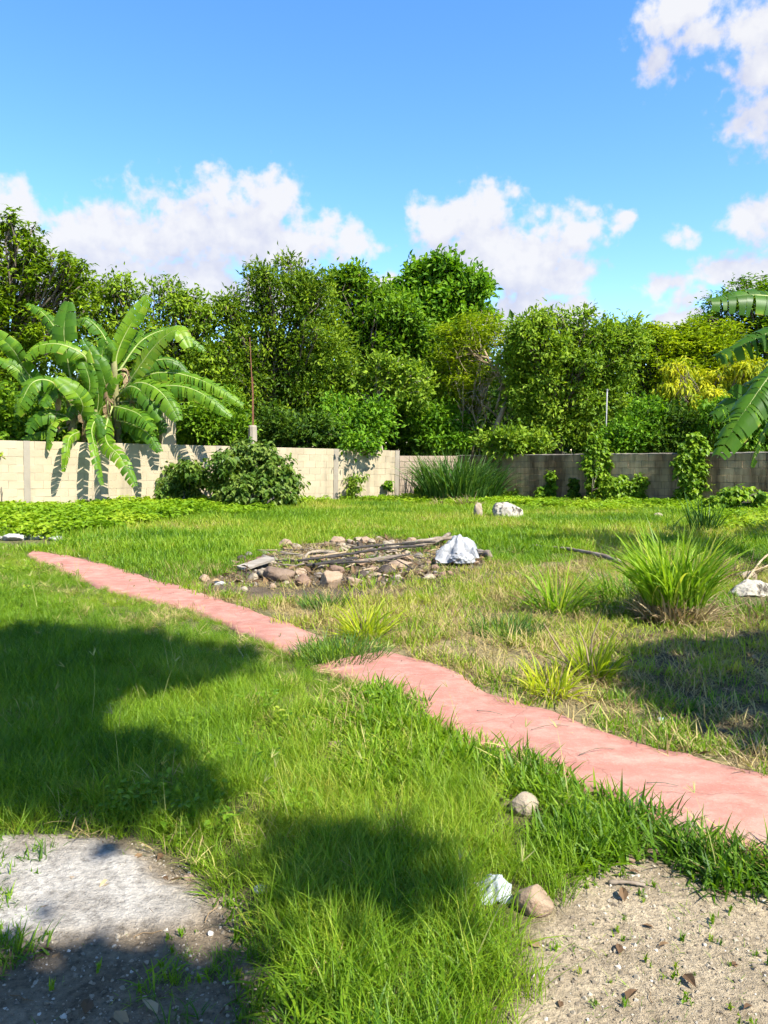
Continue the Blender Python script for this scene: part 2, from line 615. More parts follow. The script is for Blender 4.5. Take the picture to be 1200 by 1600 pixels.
def ground():
    def axis(parts):
        o = []
        for a, b, n in parts:
            o.append(np.linspace(a, b, n, endpoint=False))
        return np.concatenate(o + [[parts[-1][1]]])
    xs = axis([(-900, -60, 12), (-60, -16, 22), (-16, -3.2, 64), (-3.2, 3.2, 160), (3.2, 16, 64), (16, 60, 22), (60, 900, 12)])
    ys = axis([(-300, -20, 8), (-20, 1.4, 43), (1.4, 5.4, 110), (5.4, 14, 100), (14, 30, 90), (30, 80, 20), (80, 1800, 16)])
    X, Y = np.meshgrid(xs, ys, indexing='ij')
    Z = H(X, Y)
    V = np.stack([X, Y, Z], -1).reshape(-1, 3)
    far = sstep(60, 30, V[:, 1])
    V[:, 2] *= far
    q = wob(V, 12)
    ok = V[:, 1] > 1.0
    white = inpoly(q, WHITE) & ok
    V[white, 2] += 0.015
    nx, ny = len(xs), len(ys)
    i, j = np.meshgrid(np.arange(nx - 1), np.arange(ny - 1), indexing='ij')
    Q = np.stack([i * ny + j, (i + 1) * ny + j, (i + 1) * ny + j + 1, i * ny + j + 1], -1).reshape(-1, 4)
    mb = MB()
    mb.add(V, Q)
    # colours that belong to the soil itself
    soil, thatch, sand, lime, straw, ash = [np.array(c) for c in
        ((0.12, 0.098, 0.056), (0.12, 0.125, 0.036), (0.315, 0.255, 0.17), (0.35, 0.325, 0.28), (0.25, 0.20, 0.10), (0.098, 0.074, 0.052))]
    n1 = fbm(V[:, :2], 1.3, 60, 4)[:, None]
    C = soil * (1 - n1) + thatch * n1
    def put(mask, c, amt=1.0):
        k = (mask * amt)[:, None]
        C[:] = C * (1 - k) + c * k
    put(inpoly(q, STRAW) & ok, straw, 0.8)
    put(inpoly(q, LITTER) & ok, np.array((0.13, 0.095, 0.055)), 0.85)
    put(inpoly(q, ASH) & ok, ash, 0.9)
    put((inpoly(q, SAND) | (V[:, 1] < 1.2)) & (V[:, 0] > -0.2), sand)
    put(inpoly(q, DIRT) & ok, np.array((0.18, 0.14, 0.092)))
    put(white, lime, (0.25 + 1.5 * sstep(0.25, 0.62, fbm(V[:, :2], 4.0, 64, 4))).clip(0, 1))
    far_wood = V[:, 1] > 28
    put(far_wood, np.array((0.05, 0.05, 0.02)))
    # soften by a few passes over the grid
    C = C.reshape(nx, ny, 3)
    for _ in range(2):
        C[1:-1, 1:-1] = (C[1:-1, 1:-1] * 2 + C[:-2, 1:-1] + C[2:, 1:-1] + C[1:-1, :-2] + C[1:-1, 2:]) / 6
    m, nt, out = new_mat('soil')
    p = nt.nodes.new('ShaderNodeBsdfPrincipled')
    p.inputs['Roughness'].default_value = 0.95
    p.inputs['Specular IOR Level'].default_value = 0.1
    ca = attr(nt, 'soil_colour').outputs['Color']
    f1 = noise(nt, 38, 6, 0.7)
    f2 = noise(nt, 4.5, 5, 0.65)
    k = ramp(nt, f1, [(0.28, (0.42, 0.40, 0.38)), (0.5, (1.0, 1.0, 1.0)), (0.72, (1.45, 1.42, 1.38))])
    k2 = ramp(nt, f2, [(0.3, (0.62, 0.60, 0.58)), (0.65, (1.15, 1.15, 1.15))])
    def mul(a, b):
        n = nt.nodes.new('ShaderNodeMix')
        n.data_type = 'RGBA'
        n.blend_type = 'MULTIPLY'
        n.inputs['Factor'].default_value = 1
        nt.links.new(a, n.inputs['A'])
        nt.links.new(b, n.inputs['B'])
        return n.outputs['Result']
    nt.links.new(mul(mul(ca, k), k2), p.inputs['Base Color'])
    nt.links.new(bump(nt, math_n(nt, 'ADD', f1, math_n(nt, 'MULTIPLY', noise(nt, 130, 3, 0.6), 0.5)), 0.9, 0.02), p.inputs['Normal'])
    nt.links.new(p.outputs[0], out.inputs[0])
    o = mb.build('ground', m, smooth=True)
    a = o.data.attributes.new('soil_colour', 'FLOAT_COLOR', 'POINT')
    a.data.foreach_set('color', np.concatenate([C.reshape(-1, 3), np.ones((nx * ny, 1))], 1).astype(np.float32).ravel())
    tag(o, 'uneven yard soil with sandy and chalky bare patches', kind='structure')


ground()


def resample(P, n):
    P = np.asarray(P, float)
    d = np.concatenate([[0], np.cumsum(np.linalg.norm(np.diff(P, axis=0), axis=1))])
    t = np.linspace(0, d[-1], n)
    return np.stack([np.interp(t, d, P[:, k]) for k in range(P.shape[1])], 1)


def path_piece(up, lo, seed, label):
    n, m_ = 180, 14
    U = resample(np.array([G(*p)[:2] for p in up]), n)
    Lw = resample(np.array([G(*p)[:2] for p in lo]), n)
    w = norm(U - Lw)
    s = np.arange(n)[:, None] * 0.05
    zz = np.zeros((n, 1))
    U = U + w * ((fbm(np.concatenate([s, zz], 1), 1.7, seed, 4) - 0.5) * 0.13)[:, None]
    Lw = Lw - w * ((fbm(np.concatenate([s, zz + 9], 1), 1.7, seed + 3, 4) - 0.5) * 0.16)[:, None]
    t = np.linspace(0, 1, m_)
    P = Lw[:, None, :] * (1 - t)[None, :, None] + U[:, None, :] * t[None, :, None]
    h = H(P[..., 0], P[..., 1]) + 0.028
    h += (fbm(P.reshape(-1, 2), 3.0, seed + 5, 3).reshape(h.shape) - 0.5) * 0.007
    h[:, 0] -= 0.07; h[:, -1] -= 0.07; h[:, 1] -= 0.006; h[:, -2] -= 0.006
    P[:, 1] = P[:, 0] + (P[:, 2] - P[:, 0]) * 0.12
    P[:, -2] = P[:, -1] + (P[:, -3] - P[:, -1]) * 0.12
    h[0, :] -= 0.05; h[-1, :] -= 0.05
    V = np.concatenate([P, h[..., None]], -1).reshape(-1, 3)
    i, j = np.meshgrid(np.arange(n - 1), np.arange(m_ - 1), indexing='ij')
    Q = np.stack([i * m_ + j, (i + 1) * m_ + j, (i + 1) * m_ + j + 1, i * m_ + j + 1], -1).reshape(-1, 4)
    mb = MB()
    mb.add(V, Q)
    o = mb.build('path', M['path'], smooth=True)
    tag(o, label, kind='structure')


def mat_path():
    m, nt, out = new_mat('pink_concrete')
    p = nt.nodes.new('ShaderNodeBsdfPrincipled')
    p.inputs['Roughness'].default_value = 0.8
    p.inputs['Specular IOR Level'].default_value = 0.25
    n1 = noise(nt, 2.2, 6, 0.62)
    c = ramp(nt, n1, [(0.28, (0.265, 0.112, 0.080)), (0.5, (0.325, 0.142, 0.103)), (0.72, (0.37, 0.175, 0.13))])
    # dusty pale scuffs and hairline cracks
    d = noise(nt, 5.5, 7, 0.7, sc=(1, 1.6, 1))
    c = mixc(nt, ramp(nt, d, [(0.46, (0, 0, 0)), (0.72, (0.62, 0.62, 0.62))]), c, (0.44, 0.285, 0.215))
    dk = noise(nt, 11, 6, 0.7)
    c = mixc(nt, ramp(nt, dk, [(0.56, (0, 0, 0)), (0.78, (0.6, 0.6, 0.6))]), c, (0.15, 0.082, 0.06))
    gr_ = noise(nt, 1.1, 7, 0.72)
    c = mixc(nt, ramp(nt, gr_, [(0.57, (0, 0, 0)), (0.66, (0.55, 0.55, 0.55))]), c, (0.30, 0.22, 0.165))
    vo = nt.nodes.new('ShaderNodeTexVoronoi')
    vo.feature = 'DISTANCE_TO_EDGE'
    vo.inputs['Scale'].default_value = 0.8
    tc = nt.nodes.new('ShaderNodeTexCoord')
    wn = nt.nodes.new('ShaderNodeTexNoise')
    wn.inputs['Scale'].default_value = 3
    wn.inputs['Detail'].default_value = 5
    nt.links.new(tc.outputs['Object'], wn.inputs['Vector'])
    vm = nt.nodes.new('ShaderNodeVectorMath')
    vm.operation = 'MULTIPLY_ADD'
    nt.links.new(wn.outputs['Color'], vm.inputs[0])
    vm.inputs[1].default_value = (0.5, 0.5, 0.5)
    nt.links.new(tc.outputs['Object'], vm.inputs[2])
    nt.links.new(vm.outputs[0], vo.inputs['Vector'])
    ck = ramp(nt, vo.outputs['Distance'], [(0.0, (1, 1, 1)), (0.006, (0, 0, 0))])
    ckf = math_n(nt, 'MULTIPLY', ck, math_n(nt, 'MULTIPLY', noise(nt, 1.7, 3), 0.8))
    c = mixc(nt, ckf, c, (0.09, 0.045, 0.033))
    sp_ = noise(nt, 90, 3, 0.7)
    c = mixc(nt, ramp(nt, sp_, [(0.58, (0, 0, 0)), (0.72, (0.45, 0.45, 0.45))]), c, (0.46, 0.30, 0.23))
    sp2 = noise(nt, 60, 4, 0.75)
    c = mixc(nt, ramp(nt, sp2, [(0.60, (0, 0, 0)), (0.75, (0.5, 0.5, 0.5))]), c, (0.17, 0.09, 0.066))
    nt.links.new(c, p.inputs['Base Color'])
    hh = math_n(nt, 'SUBTRACT', math_n(nt, 'ADD', noise(nt, 45, 5, 0.65), math_n(nt, 'MULTIPLY', noise(nt, 6, 5), 0.5)), ckf)
    nt.links.new(bump(nt, hh, 0.35, 0.012), p.inputs['Normal'])
    nt.links.new(p.outputs[0], out.inputs[0])
    M['path'] = m


mat_path()
path_piece(UP1, LO1, 100, 'far stretch of pink concrete path running to the left wall')
path_piece(UP2, LO2, 130, 'near stretch of worn pink concrete path leading off to the right')

# ------------------------------------------------------------------ perimeter walls, block by block
WA, WC, WD = np.array([-9.5, 19.0]), np.array([2.59, 27.0]), np.array([10.25, 20.5])


def mat_wall(name, base, stain, streak, paint=None):
    """base/paint colours of the blocks with rain streaks and grime"""
    m, nt, out = new_mat(name)
    p = nt.nodes.new('ShaderNodeBsdfPrincipled')
    p.inputs['Roughness'].default_value = 0.92
    p.inputs['Specular IOR Level'].default_value = 0.15
    oi = nt.nodes.new('ShaderNodeObjectInfo')
    geo = nt.nodes.new('ShaderNodeNewGeometry')
    pos = geo.outputs['Position']
    v = math_n(nt, 'MULTIPLY_ADD', oi.outputs['Random'], 0.13, 0.93)
    n1 = noise(nt, 1.3, 5, 0.6, coord=pos)
    c = ramp(nt, n1, [(0.3, base[0]), (0.7, base[1])])
    mu = nt.nodes.new('ShaderNodeMix')
    mu.data_type = 'RGBA'
    mu.blend_type = 'MULTIPLY'
    mu.inputs['Factor'].default_value = 1
    nt.links.new(c, mu.inputs['A'])
    cc = nt.nodes.new('ShaderNodeCombineColor')
    for k in range(3):
        nt.links.new(v, cc.inputs[k])
    nt.links.new(cc.outputs[0], mu.inputs['B'])
    c = mu.outputs['Result']
    s = noise(nt, 2.4, 5, 0.65, coord=pos, sc=(1, 1, 0.13))
    s2 = noise(nt, 0.5, 4, 0.6, coord=pos, sc=(1, 1, 0.5))
    sf = math_n(nt, 'ADD', math_n(nt, 'MULTIPLY', s, 0.6), math_n(nt, 'MULTIPLY', s2, 0.4))
    c = mixc(nt, ramp(nt, sf, [(streak[0], (0, 0, 0)), (streak[1], (streak[2],) * 3)]), c, stain)
    fine = noise(nt, 26, 5, 0.7, coord=pos)
    c = mixc(nt, ramp(nt, fine, [(0.55, (0, 0, 0)), (0.8, (0.35, 0.35, 0.35))]), c, tuple(k * 0.55 for k in base[0]))
    nt.links.new(c, p.inputs['Base Color'])
    nt.links.new(bump(nt, noise(nt, 55, 4, 0.6, coord=pos), 0.35, 0.006), p.inputs['Normal'])
    nt.links.new(p.outputs[0], out.inputs[0])
    return m


def block_mesh(name, l, h, d, bev, jit, mat):
    """one concrete block: front arris chamfered, faces a little out of true"""
    mb = MB()
    r = np.random.default_rng(abs(hash(name)) % 1000)
    x0, x1, z0, z1 = 0, l, 0, h
    v = np.array([(x0, 0, z0), (x1, 0, z0), (x1, 0, z1), (x0, 0, z1),
                  (x0, -d + bev, z0), (x1, -d + bev, z0), (x1, -d + bev, z1), (x0, -d + bev, z1),
                  (x0 + bev, -d, z0 + bev), (x1 - bev, -d, z0 + bev), (x1 - bev, -d, z1 - bev), (x0 + bev, -d, z1 - bev)], float)
    v[4:] += r.normal(0, jit, (8, 3))
    q = [(4, 5, 9, 8), (5, 6, 10, 9), (6, 7, 11, 10), (7, 4, 8, 11), (8, 9, 10, 11), (0, 1, 5, 4), (1, 2, 6, 5), (2, 3, 7, 6), (3, 0, 4, 7), (0, 3, 2, 1)]
    mb.add(v, q)
    me = mb.mesh(name)
    me.materials.append(mat)
    return me


def wall(name, label, a, b, top_a, top_b, courses, mat, joint, matcore, cols=(), colmat=None, seed=1, proud=0.012, cap=None, jit=0.0015, skip=0):
    """a and b are plan points; local x runs a to b, local -y faces the yard, local z=0 is the wall top"""
    a, b = np.asarray(a), np.asarray(b)
    L = float(np.linalg.norm(b - a))
    ang = math.atan2(b[1] - a[1], b[0] - a[0])
    slope = math.atan2(top_b - top_a, L)
    root = empty(name, (a[0], a[1], top_a), label, 'wall')
    root.rotation_euler = (0, -slope, ang)
    hgt = courses * 0.2
    th = 0.075
    mb = MB()
    def box(x0, x1, y0, y1, z0, z1, m=mb):
        v = [(x, y, z) for x in (x0, x1) for y in (y0, y1) for z in (z0, z1)]
        m.add(v, [(0, 1, 3, 2), (4, 6, 7, 5), (0, 4, 5, 1), (2, 3, 7, 6), (0, 2, 6, 4), (1, 5, 7, 3)])
    box(0, L, -th, th, -hgt - 0.3, -0.004)
    mb.build('mortar_core', matcore, root)
    r = random.Random(seed)
    ms = [block_mesh('block_%d' % k, 0.4 - joint, 0.2 - joint, proud, 0.004, jit, mat) for k in range(5)]
    half = block_mesh('block_half', 0.2 - joint, 0.2 - joint, proud, 0.004, jit, mat)
    ends = {}
    for c in range(courses - skip):
        z = -(c + 1) * 0.2 + joint / 2
        x = 0.0
        first = c % 2 == 1
        while x < L - 0.03:
            ln = 0.2 if (first and x == 0) else 0.4
            rem = L - x
            if rem < ln + 0.01:
                key = round(rem, 2)
                if key not in ends:
                    ends[key] = block_mesh('block_end', rem - joint, 0.2 - joint, proud, 0.004, jit, mat)
                me, ln = ends[key], rem
            else:
                me = half if ln == 0.2 else r.choice(ms)
            if not any(c0 - 0.01 < x + ln / 2 < c1 + 0.01 for c0, c1 in cols):
                o = bpy.data.objects.new('block', me)
                o.parent = root
                o.location = (x + joint / 2, -th - 0.001 + r.uniform(-0.002, 0.002), z + r.uniform(-0.0015, 0.0015))
                o.rotation_euler = (0, r.uniform(-0.003, 0.003), r.uniform(-0.006, 0.006))
                COL.objects.link(o)
            x += ln
    for c0, c1 in cols:
        mb = MB()
        box(c0, c1, -th - proud - 0.012, -th + 0.01, -hgt - 0.2, 0.003, mb)
        mb.build('column', colmat or mat, root)
    if cap:
        mb = MB()
        n = int(L / 0.15)
        x = np.linspace(0, L, n)
        pr = np.array([(-th - 0.016, -0.01), (-th - 0.018, 0.012), (-0.03, 0.03), (0.03, 0.03), (th + 0.018, 0.012), (th + 0.016, -0.01)])
        V = np.zeros((n, 6, 3))
        V[:, :, 0] = x[:, None]
        V[:, :, 1] = pr[None, :, 0] + rng.normal(0, 0.004, (n, 6))
        V[:, :, 2] = pr[None, :, 1] + rng.normal(0, 0.004, (n, 6))
        i, j = np.meshgrid(np.arange(n - 1), np.arange(5), indexing='ij')
        mb.add(V.reshape(-1, 3), np.stack([i * 6 + j, (i + 1) * 6 + j, (i + 1) * 6 + j + 1, i * 6 + j + 1], -1).reshape(-1, 4))
        mb.build('coping', cap, root)
    return root


M['wall_cream'] = mat_wall('cream_painted_block', ((0.325, 0.268, 0.175), (0.39, 0.328, 0.222)), (0.17, 0.138, 0.095), (0.50, 0.66, 0.8))
M['wall_raw'] = mat_wall('bare_pinkish_block', ((0.265, 0.20, 0.142), (0.32, 0.255, 0.19)), (0.15, 0.118, 0.083), (0.54, 0.70, 0.6))
M['wall_dark'] = mat_wall('weathered_grey_block', ((0.29, 0.20, 0.105), (0.42, 0.31, 0.175)), (0.068, 0.042, 0.022), (0.40, 0.56, 0.9))
M['core_cream'] = mat_wall('cream_mortar', ((0.315, 0.258, 0.168), (0.375, 0.315, 0.212)), (0.19, 0.155, 0.105), (0.5, 0.7, 0.8))
M['core_raw'] = mat_wall('grey_mortar', ((0.17, 0.14, 0.105), (0.22, 0.18, 0.14)), (0.10, 0.085, 0.06), (0.5, 0.7, 0.8))
M['core_dark'] = mat_wall('dark_mortar', ((0.13, 0.10, 0.065), (0.20, 0.16, 0.11)), (0.04, 0.030, 0.021), (0.42, 0.58, 0.9))
M['column'] = mat_wall('grey_cast_concrete', ((0.22, 0.19, 0.145), (0.28, 0.245, 0.19)), (0.14, 0.12, 0.095), (0.5, 0.7, 0.7))
M['coping'] = mat_wall('mortar_coping', ((0.14, 0.122, 0.095), (0.22, 0.192, 0.15)), (0.05, 0.043, 0.035), (0.45, 0.62, 0.9))

LL = np.linalg.norm(WC - WA)
dirL = (WC - WA) / LL
dirR = (WD - WC) / np.linalg.norm(WD - WC)


def on_left(px):
    k = (px - 600) / FPX
    t = (k * WA[1] - WA[0]) / (dirL[0] - k * dirL[1])
    return t


def on_right(px):
    k = (px - 600) / FPX
    return (k * WC[1] - WC[0]) / (dirR[0] - k * dirR[1])


t622 = on_left(622)
a0 = WA - dirL * 1.6
zt = lambda t: 1.77 - 0.3 * t / LL
tt = lambda px: on_left(px) + 1.6
wall('block_wall', 'long cream painted block wall with leaf shadows along the left', a0, WA + dirL * t622, zt(-1.6), zt(t622), 8, M['wall_cream'], 0.004, M['core_cream'],
     cols=((tt(38), tt(38) + 0.15), (tt(337), tt(337) + 0.16), (tt(520), tt(520) + 0.17), (tt(622) - 0.17, tt(622) - 0.002)), colmat=M['column'], seed=3, cap=None, proud=0.008)
wall('block_wall', 'short low stretch of bare pinkish blocks at the wall corner', WA + dirL * (t622 + 0.002), WC + dirL * 0.1, 1.35, 1.34, 7, M['wall_raw'], 0.014, M['core_raw'], seed=5)
wall('block_wall', 'dark rain stained block wall along the right', WC + dirR * 0.02 , WD + dirR * 3.0, 1.33, 1.49, 8, M['wall_dark'], 0.011, M['core_dark'],
     cols=((on_right(1088), on_right(1088) + 0.16),), colmat=M['wall_dark'], seed=8, cap=M['coping'])


# ------------------------------------------------------------------ leaves, trees, shrubs
LEAF = {
    'diamond': (np.array([(0, 0, 0), (0.5, 0.42, 0.12), (0, 1, -0.06), (-0.5, 0.42, 0.12)]), None, np.array([(0, 1, 2), (0, 2, 3)])),
    'ovate': (np.array([(0, 0, 0), (0.5, 0.35, 0.10), (0, 0.5, 0.0), (-0.5, 0.35, 0.10), (0.33, 0.72, 0.05), (-0.33, 0.72, 0.05), (0, 1, -0.14)]),
              np.array([(0, 1, 4, 2), (0, 2, 5, 3)]), np.array([(2, 4, 6), (2, 6, 5)])),
    'lance': (np.array([(0, 0, 0), (0.5, 0.4, 0.08), (0, 0.55, 0.02), (-0.5, 0.4, 0.08), (0, 1, -0.28)]),
              None, np.array([(0, 1, 2), (1, 4, 2), (0, 2, 3), (2, 4, 3)])),
}


def leaves(mb, kind, pos, dirs, nrm, length, width, tint):
    tv, tq, tt_ = LEAF[kind]
    d = norm(dirs)
    n = norm(nrm - d * np.sum(nrm * d, 1, keepdims=True))
    x = np.cross(d, n)
    l = np.asarray(length)[:, None, None]
    w = np.asarray(width)[:, None, None]
    V = pos[:, None, :] + x[:, None, :] * tv[None, :, 0:1] * w + d[:, None, :] * tv[None, :, 1:2] * l + n[:, None, :] * tv[None, :, 2:3] * l
    k, N = len(tv), len(pos)
    off = (np.arange(N) * k)[:, None, None]
    mb.add(V.reshape(-1, 3), None if tq is None else (tq[None] + off).reshape(-1, 4), (tt_[None] + off).reshape(-1, 3), np.repeat(tint, k))


def rand_dirs(n):
    return norm(rng.normal(size=(n, 3)))


def crown_clusters(blobs, n, shell=0.45, seed=0, zmin=None):
    """cluster positions and outward directions in a union of ellipsoids given as (centre, radii)"""
    w = np.array([(r[0] * r[1] * r[2]) ** 0.667 for _, r in blobs])
    w = w / w.sum()
    idx = rng.choice(len(blobs), n, p=w)
    c = np.array([b[0] for b in blobs])[idx]
    r = np.array([b[1] for b in blobs])[idx]
    d = rand_dirs(n)
    lump = 0.58 + 0.84 * fbm(d * 1.0 + idx[:, None] * 7.3, 2.3, 50 + seed, 2)
    k = rng.random(n) ** shell * lump
    pos = c + d * r * k[:, None]
    if zmin is not None:
        keep = pos[:, 2] > zmin
        pos, d, idx, k = pos[keep], d[keep], idx[keep], k[keep]
    return pos, d, idx, k


def foliage(mb, pos, out, per, spread, leaf, L, W, style='bushy', up=0.6, tjit=0.22, base_t=None):
    n = len(pos)
    ct = rng.normal(0.5, tjit, n) if base_t is None else base_t
    P = np.repeat(pos, per, 0)
    O = np.repeat(out, per, 0)
    T = np.clip(np.repeat(ct, per) + rng.normal(0, 0.16, n * per), 0, 1)
    if style == 'bushy':
        off = rng.normal(0, 1, P.shape) * np.array([1, 1, 0.75])
        P = P + off * spread * np.repeat(rng.uniform(0.7, 1.35, n), per)[:, None]
        D = O * 0.4 + norm(off) * 0.5 + rand_dirs(len(P)) * 0.8 + np.array([0, 0, 0.05])
        Nn = np.array([0, 0, up]) + norm(off) * 0.6 + O * 0.2 + rand_dirs(len(P)) * 0.45
    elif style == 'rosette':     # leaves radiate from the twig tip and arch down
        a = np.tile(np.arange(per) * 2 * math.pi / per, n) + np.repeat(rng.random(n) * 6.28, per) + rng.normal(0, 0.3, n * per)
        D = np.stack([np.cos(a), np.sin(a), rng.normal(0.15, 0.4, len(a))], 1) + O * 0.35
        P = P + D * spread * 0.15 + rng.normal(0, 1, P.shape) * spread * 0.35
        Nn = np.array([0, 0, 1.0]) + rand_dirs(len(P)) * 0.4
    elif style == 'droop':       # long leaves hanging in tassels
        a = rng.random(len(P)) * 6.28
        D = np.stack([np.cos(a) * 0.75, np.sin(a) * 0.75, rng.normal(-0.65, 0.35, len(a))], 1) + O * 0.25
        P = P + rng.normal(0, 1, P.shape) * spread * 0.5
        Nn = np.array([0, 0, 1.0]) + O * 0.4 + rand_dirs(len(P)) * 0.35
    elif style == 'feather':     # flat sprays of small leaflets
        D = rand_dirs(len(P)) * np.array([1, 1, 0.3]) + O * 0.3
        P = P + rng.normal(0, 1, P.shape) * spread * np.array([1.2, 1.2, 0.3])
        Nn = np.array([0, 0, 1.2]) + rand_dirs(len(P)) * 0.4
    s = rng.uniform(0.65, 1.25, len(P))
    leaves(mb, leaf, P, D, Nn, L * s, W * s * rng.uniform(0.8, 1.15, len(P)), T)


def limb(mb, a, b, r0, r1, wig=0.08, n=7, sides=6):
    a, b = np.asarray(a, float), np.asarray(b, float)
    ln = np.linalg.norm(b - a)
    t = np.linspace(0, 1, n)[:, None]
    p = a + (b - a) * t
    j = rng.normal(0, wig * ln, (n, 3)) * np.sin(t * math.pi) ** 0.7
    j = (j + np.roll(j, 1, 0)) / 2 * np.sin(t * math.pi) ** 0.5
    p = p + j + np.array([0, 0, 1]) * np.sin(t * math.pi) * ln * 0.05
    mb.add(*tube(p, np.linspace(r0, r1, n), sides))
    return p


def tree(name, label, cat, base, blobs_px, Y, mat, n=700, per=14, leaf='diamond', L=0.16, W=0.075, spread=0.16, style='bushy', trunk_r=0.09, stems=1,
         bark='bark', group=None, shell=0.45, depth=0.9, up=0.6, zmin=None, fork=0.38, twigs=70, tjit=0.22, sprigs=0):
    """base: plan point of the trunk; blobs_px: crown lobes as (px, py, rx px, ry px[, depth shift])"""
    bx, by = base
    bz = float(H(np.array([bx]), np.array([by]))[0]) if by < 30 else 0.0
    root = empty(name, (bx, by, bz), label, cat, group)
    org = np.array([bx, by, bz])
    blobs = []
    for b in blobs_px:
        Yb = Y + (b[4] if len(b) > 4 else (rng.uniform(-0.5, 0.5) if depth > 0.6 else rng.uniform(-0.06, 0.06)))
        c = at(b[0], b[1], Yb)
        k = pxm(Yb)
        blobs.append((c, np.array([b[2] * k, max(b[2], b[3]) * k * depth, b[3] * k])))
    main = list(blobs)
    for _ in range(sprigs):
        c, r = main[rng.integers(len(main))]
        d = norm(np.array([rng.normal(0, 0.8), rng.normal(-0.3, 0.5), abs(rng.normal(0.7, 0.4))]))
        e = rng.uniform(0.22, 0.45)
        sr = rng.uniform(0.12, 0.26) * min(1.3, (r[0] * r[2]) ** 0.5) + 0.08
        blobs.append((c + d * r * (0.98 + 0.25 * rng.random()), np.array([sr, sr, sr * rng.uniform(0.9, 1.6)])))
    if cat == 'tree' and style == 'bushy':
        n, per, spread = int(n * 0.5), per * 2, spread * 1.1
    pos, out, idx, rk = crown_clusters(blobs, n, shell, seed=len(label), zmin=zmin)
    lf = MB()
    foliage(lf, pos, out, per, spread, leaf, L, W, style, up, tjit)
    to_local(lf, org).build('crown' if cat == 'tree' else 'foliage', mat, root)
    tr = MB()
    cz = np.mean([b[0][2] for b in blobs])
    cx = np.mean([b[0] for b in blobs], axis=0)
    forks = []
    for s in range(stems):
        st = org + np.array([rng.normal(0, 0.12 * (stems > 1)), rng.normal(0, 0.12 * (stems > 1)), -0.1])
        tp = org + (cx - org) * np.array([fork, fork, fork]) + np.array([rng.normal(0, 0.25 * (stems > 1)), rng.normal(0, 0.2 * (stems > 1)), 0])
        tp[2] = bz + (cz - bz) * fork * (1 + 0.3 * rng.random())
        limb(tr, st, tp, trunk_r, trunk_r * 0.72, 0.05, 8, 8)
        forks.append(tp)
    for i, (c, r) in enumerate(blobs):
        f = forks[i % len(forks)]
        p = limb(tr, f, c, trunk_r * 0.45, trunk_r * 0.12, 0.05, 8, 6)
        mine = np.where(idx == i)[0]
        if len(mine):
            for k in rng.choice(mine, min(len(mine), max(4, twigs // len(blobs))), replace=False):
                limb(tr, p[rng.integers(3, 8)], pos[k], trunk_r * 0.22, 0.008, 0.08, 5, 4)
    to_local(tr, org).build('trunk' if cat == 'tree' else 'stem', M[bark], root, smooth=True)
    return root


def stops3(a, b, c):
    return [(0.15, a), (0.5, b), (0.85, c)]


M['lf_olive'] = mat_leaf('olive_leaf', stops3((0.060, 0.115, 0.006), (0.125, 0.205, 0.008), (0.22, 0.31, 0.012)))
M['lf_mid'] = mat_leaf('mid_green_leaf', stops3((0.046, 0.105, 0.006), (0.098, 0.200, 0.008), (0.18, 0.29, 0.012)))
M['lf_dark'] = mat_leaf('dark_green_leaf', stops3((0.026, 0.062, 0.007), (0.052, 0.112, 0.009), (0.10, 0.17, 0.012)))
M['lf_bright'] = mat_leaf('bright_green_leaf', stops3((0.050, 0.125, 0.007), (0.10, 0.22, 0.009), (0.17, 0.30, 0.014)))
M['lf_lime'] = mat_leaf('lime_leaf', stops3((0.10, 0.16, 0.007), (0.20, 0.28, 0.010), (0.32, 0.385, 0.016)))
M['lf_pale'] = mat_leaf('pale_green_leaf', stops3((0.075, 0.14, 0.009), (0.145, 0.24, 0.015), (0.25, 0.34, 0.028)))
M['lf_yellow'] = mat_leaf('yellow_new_leaf', stops3((0.16, 0.22, 0.008), (0.34, 0.36, 0.010), (0.50, 0.48, 0.016)))
M['lf_vine'] = mat_leaf('vine_leaf', stops3((0.075, 0.15, 0.010), (0.14, 0.24, 0.014), (0.23, 0.33, 0.024)), rough=0.4)
M['lf_shrub'] = mat_leaf('shrub_leaf', stops3((0.05, 0.10, 0.014), (0.095, 0.165, 0.022), (0.17, 0.23, 0.042)), rough=0.42)

M['lf_deep'] = mat_leaf('deep_olive_leaf', stops3((0.048, 0.095, 0.006), (0.10, 0.175, 0.008), (0.19, 0.265, 0.012)), trans=0.32)
far = 'trees behind the yard walls'
gx = lambda px, Y: ((px - 600) / FPX * Y, Y)
tree('broadleaf_tree', 'tall tree with tufted leaf clusters at the far left edge behind the banana plants', 'tree', gx(-10, 26), [(22, 430, 58, 60), (0, 520, 80, 95), (75, 500, 60, 60), (92, 440, 42, 30), (25, 600, 80, 70), (-60, 450, 80, 100),
     (28, 372, 26, 20), (62, 402, 22, 16), (10, 350, 22, 14), (110, 415, 22, 12), (120, 460, 26, 20)], 25, M['lf_olive'], 1500, 10, 'lance', 0.27, 0.095, 0.16, 'rosette', 0.16, sprigs=44, group=far)
tree('broadleaf_tree', 'olive green tree rising directly behind the tall left banana leaves', 'tree', gx(230, 28), [(145, 485, 50, 45), (190, 500, 50, 45), (262, 472, 30, 30), (300, 505, 30, 30), (255, 540, 60, 55), (320, 560, 40, 55), (200, 570, 75, 60), (300, 620, 60, 55), (130, 560, 70, 70),
     (195, 455, 20, 14), (255, 448, 16, 12), (285, 478, 14, 14), (318, 492, 14, 10)], 27, M['lf_olive'], 1500, 11, 'lance', 0.21, 0.085, 0.17, 'bushy', 0.12, sprigs=44, group=far)
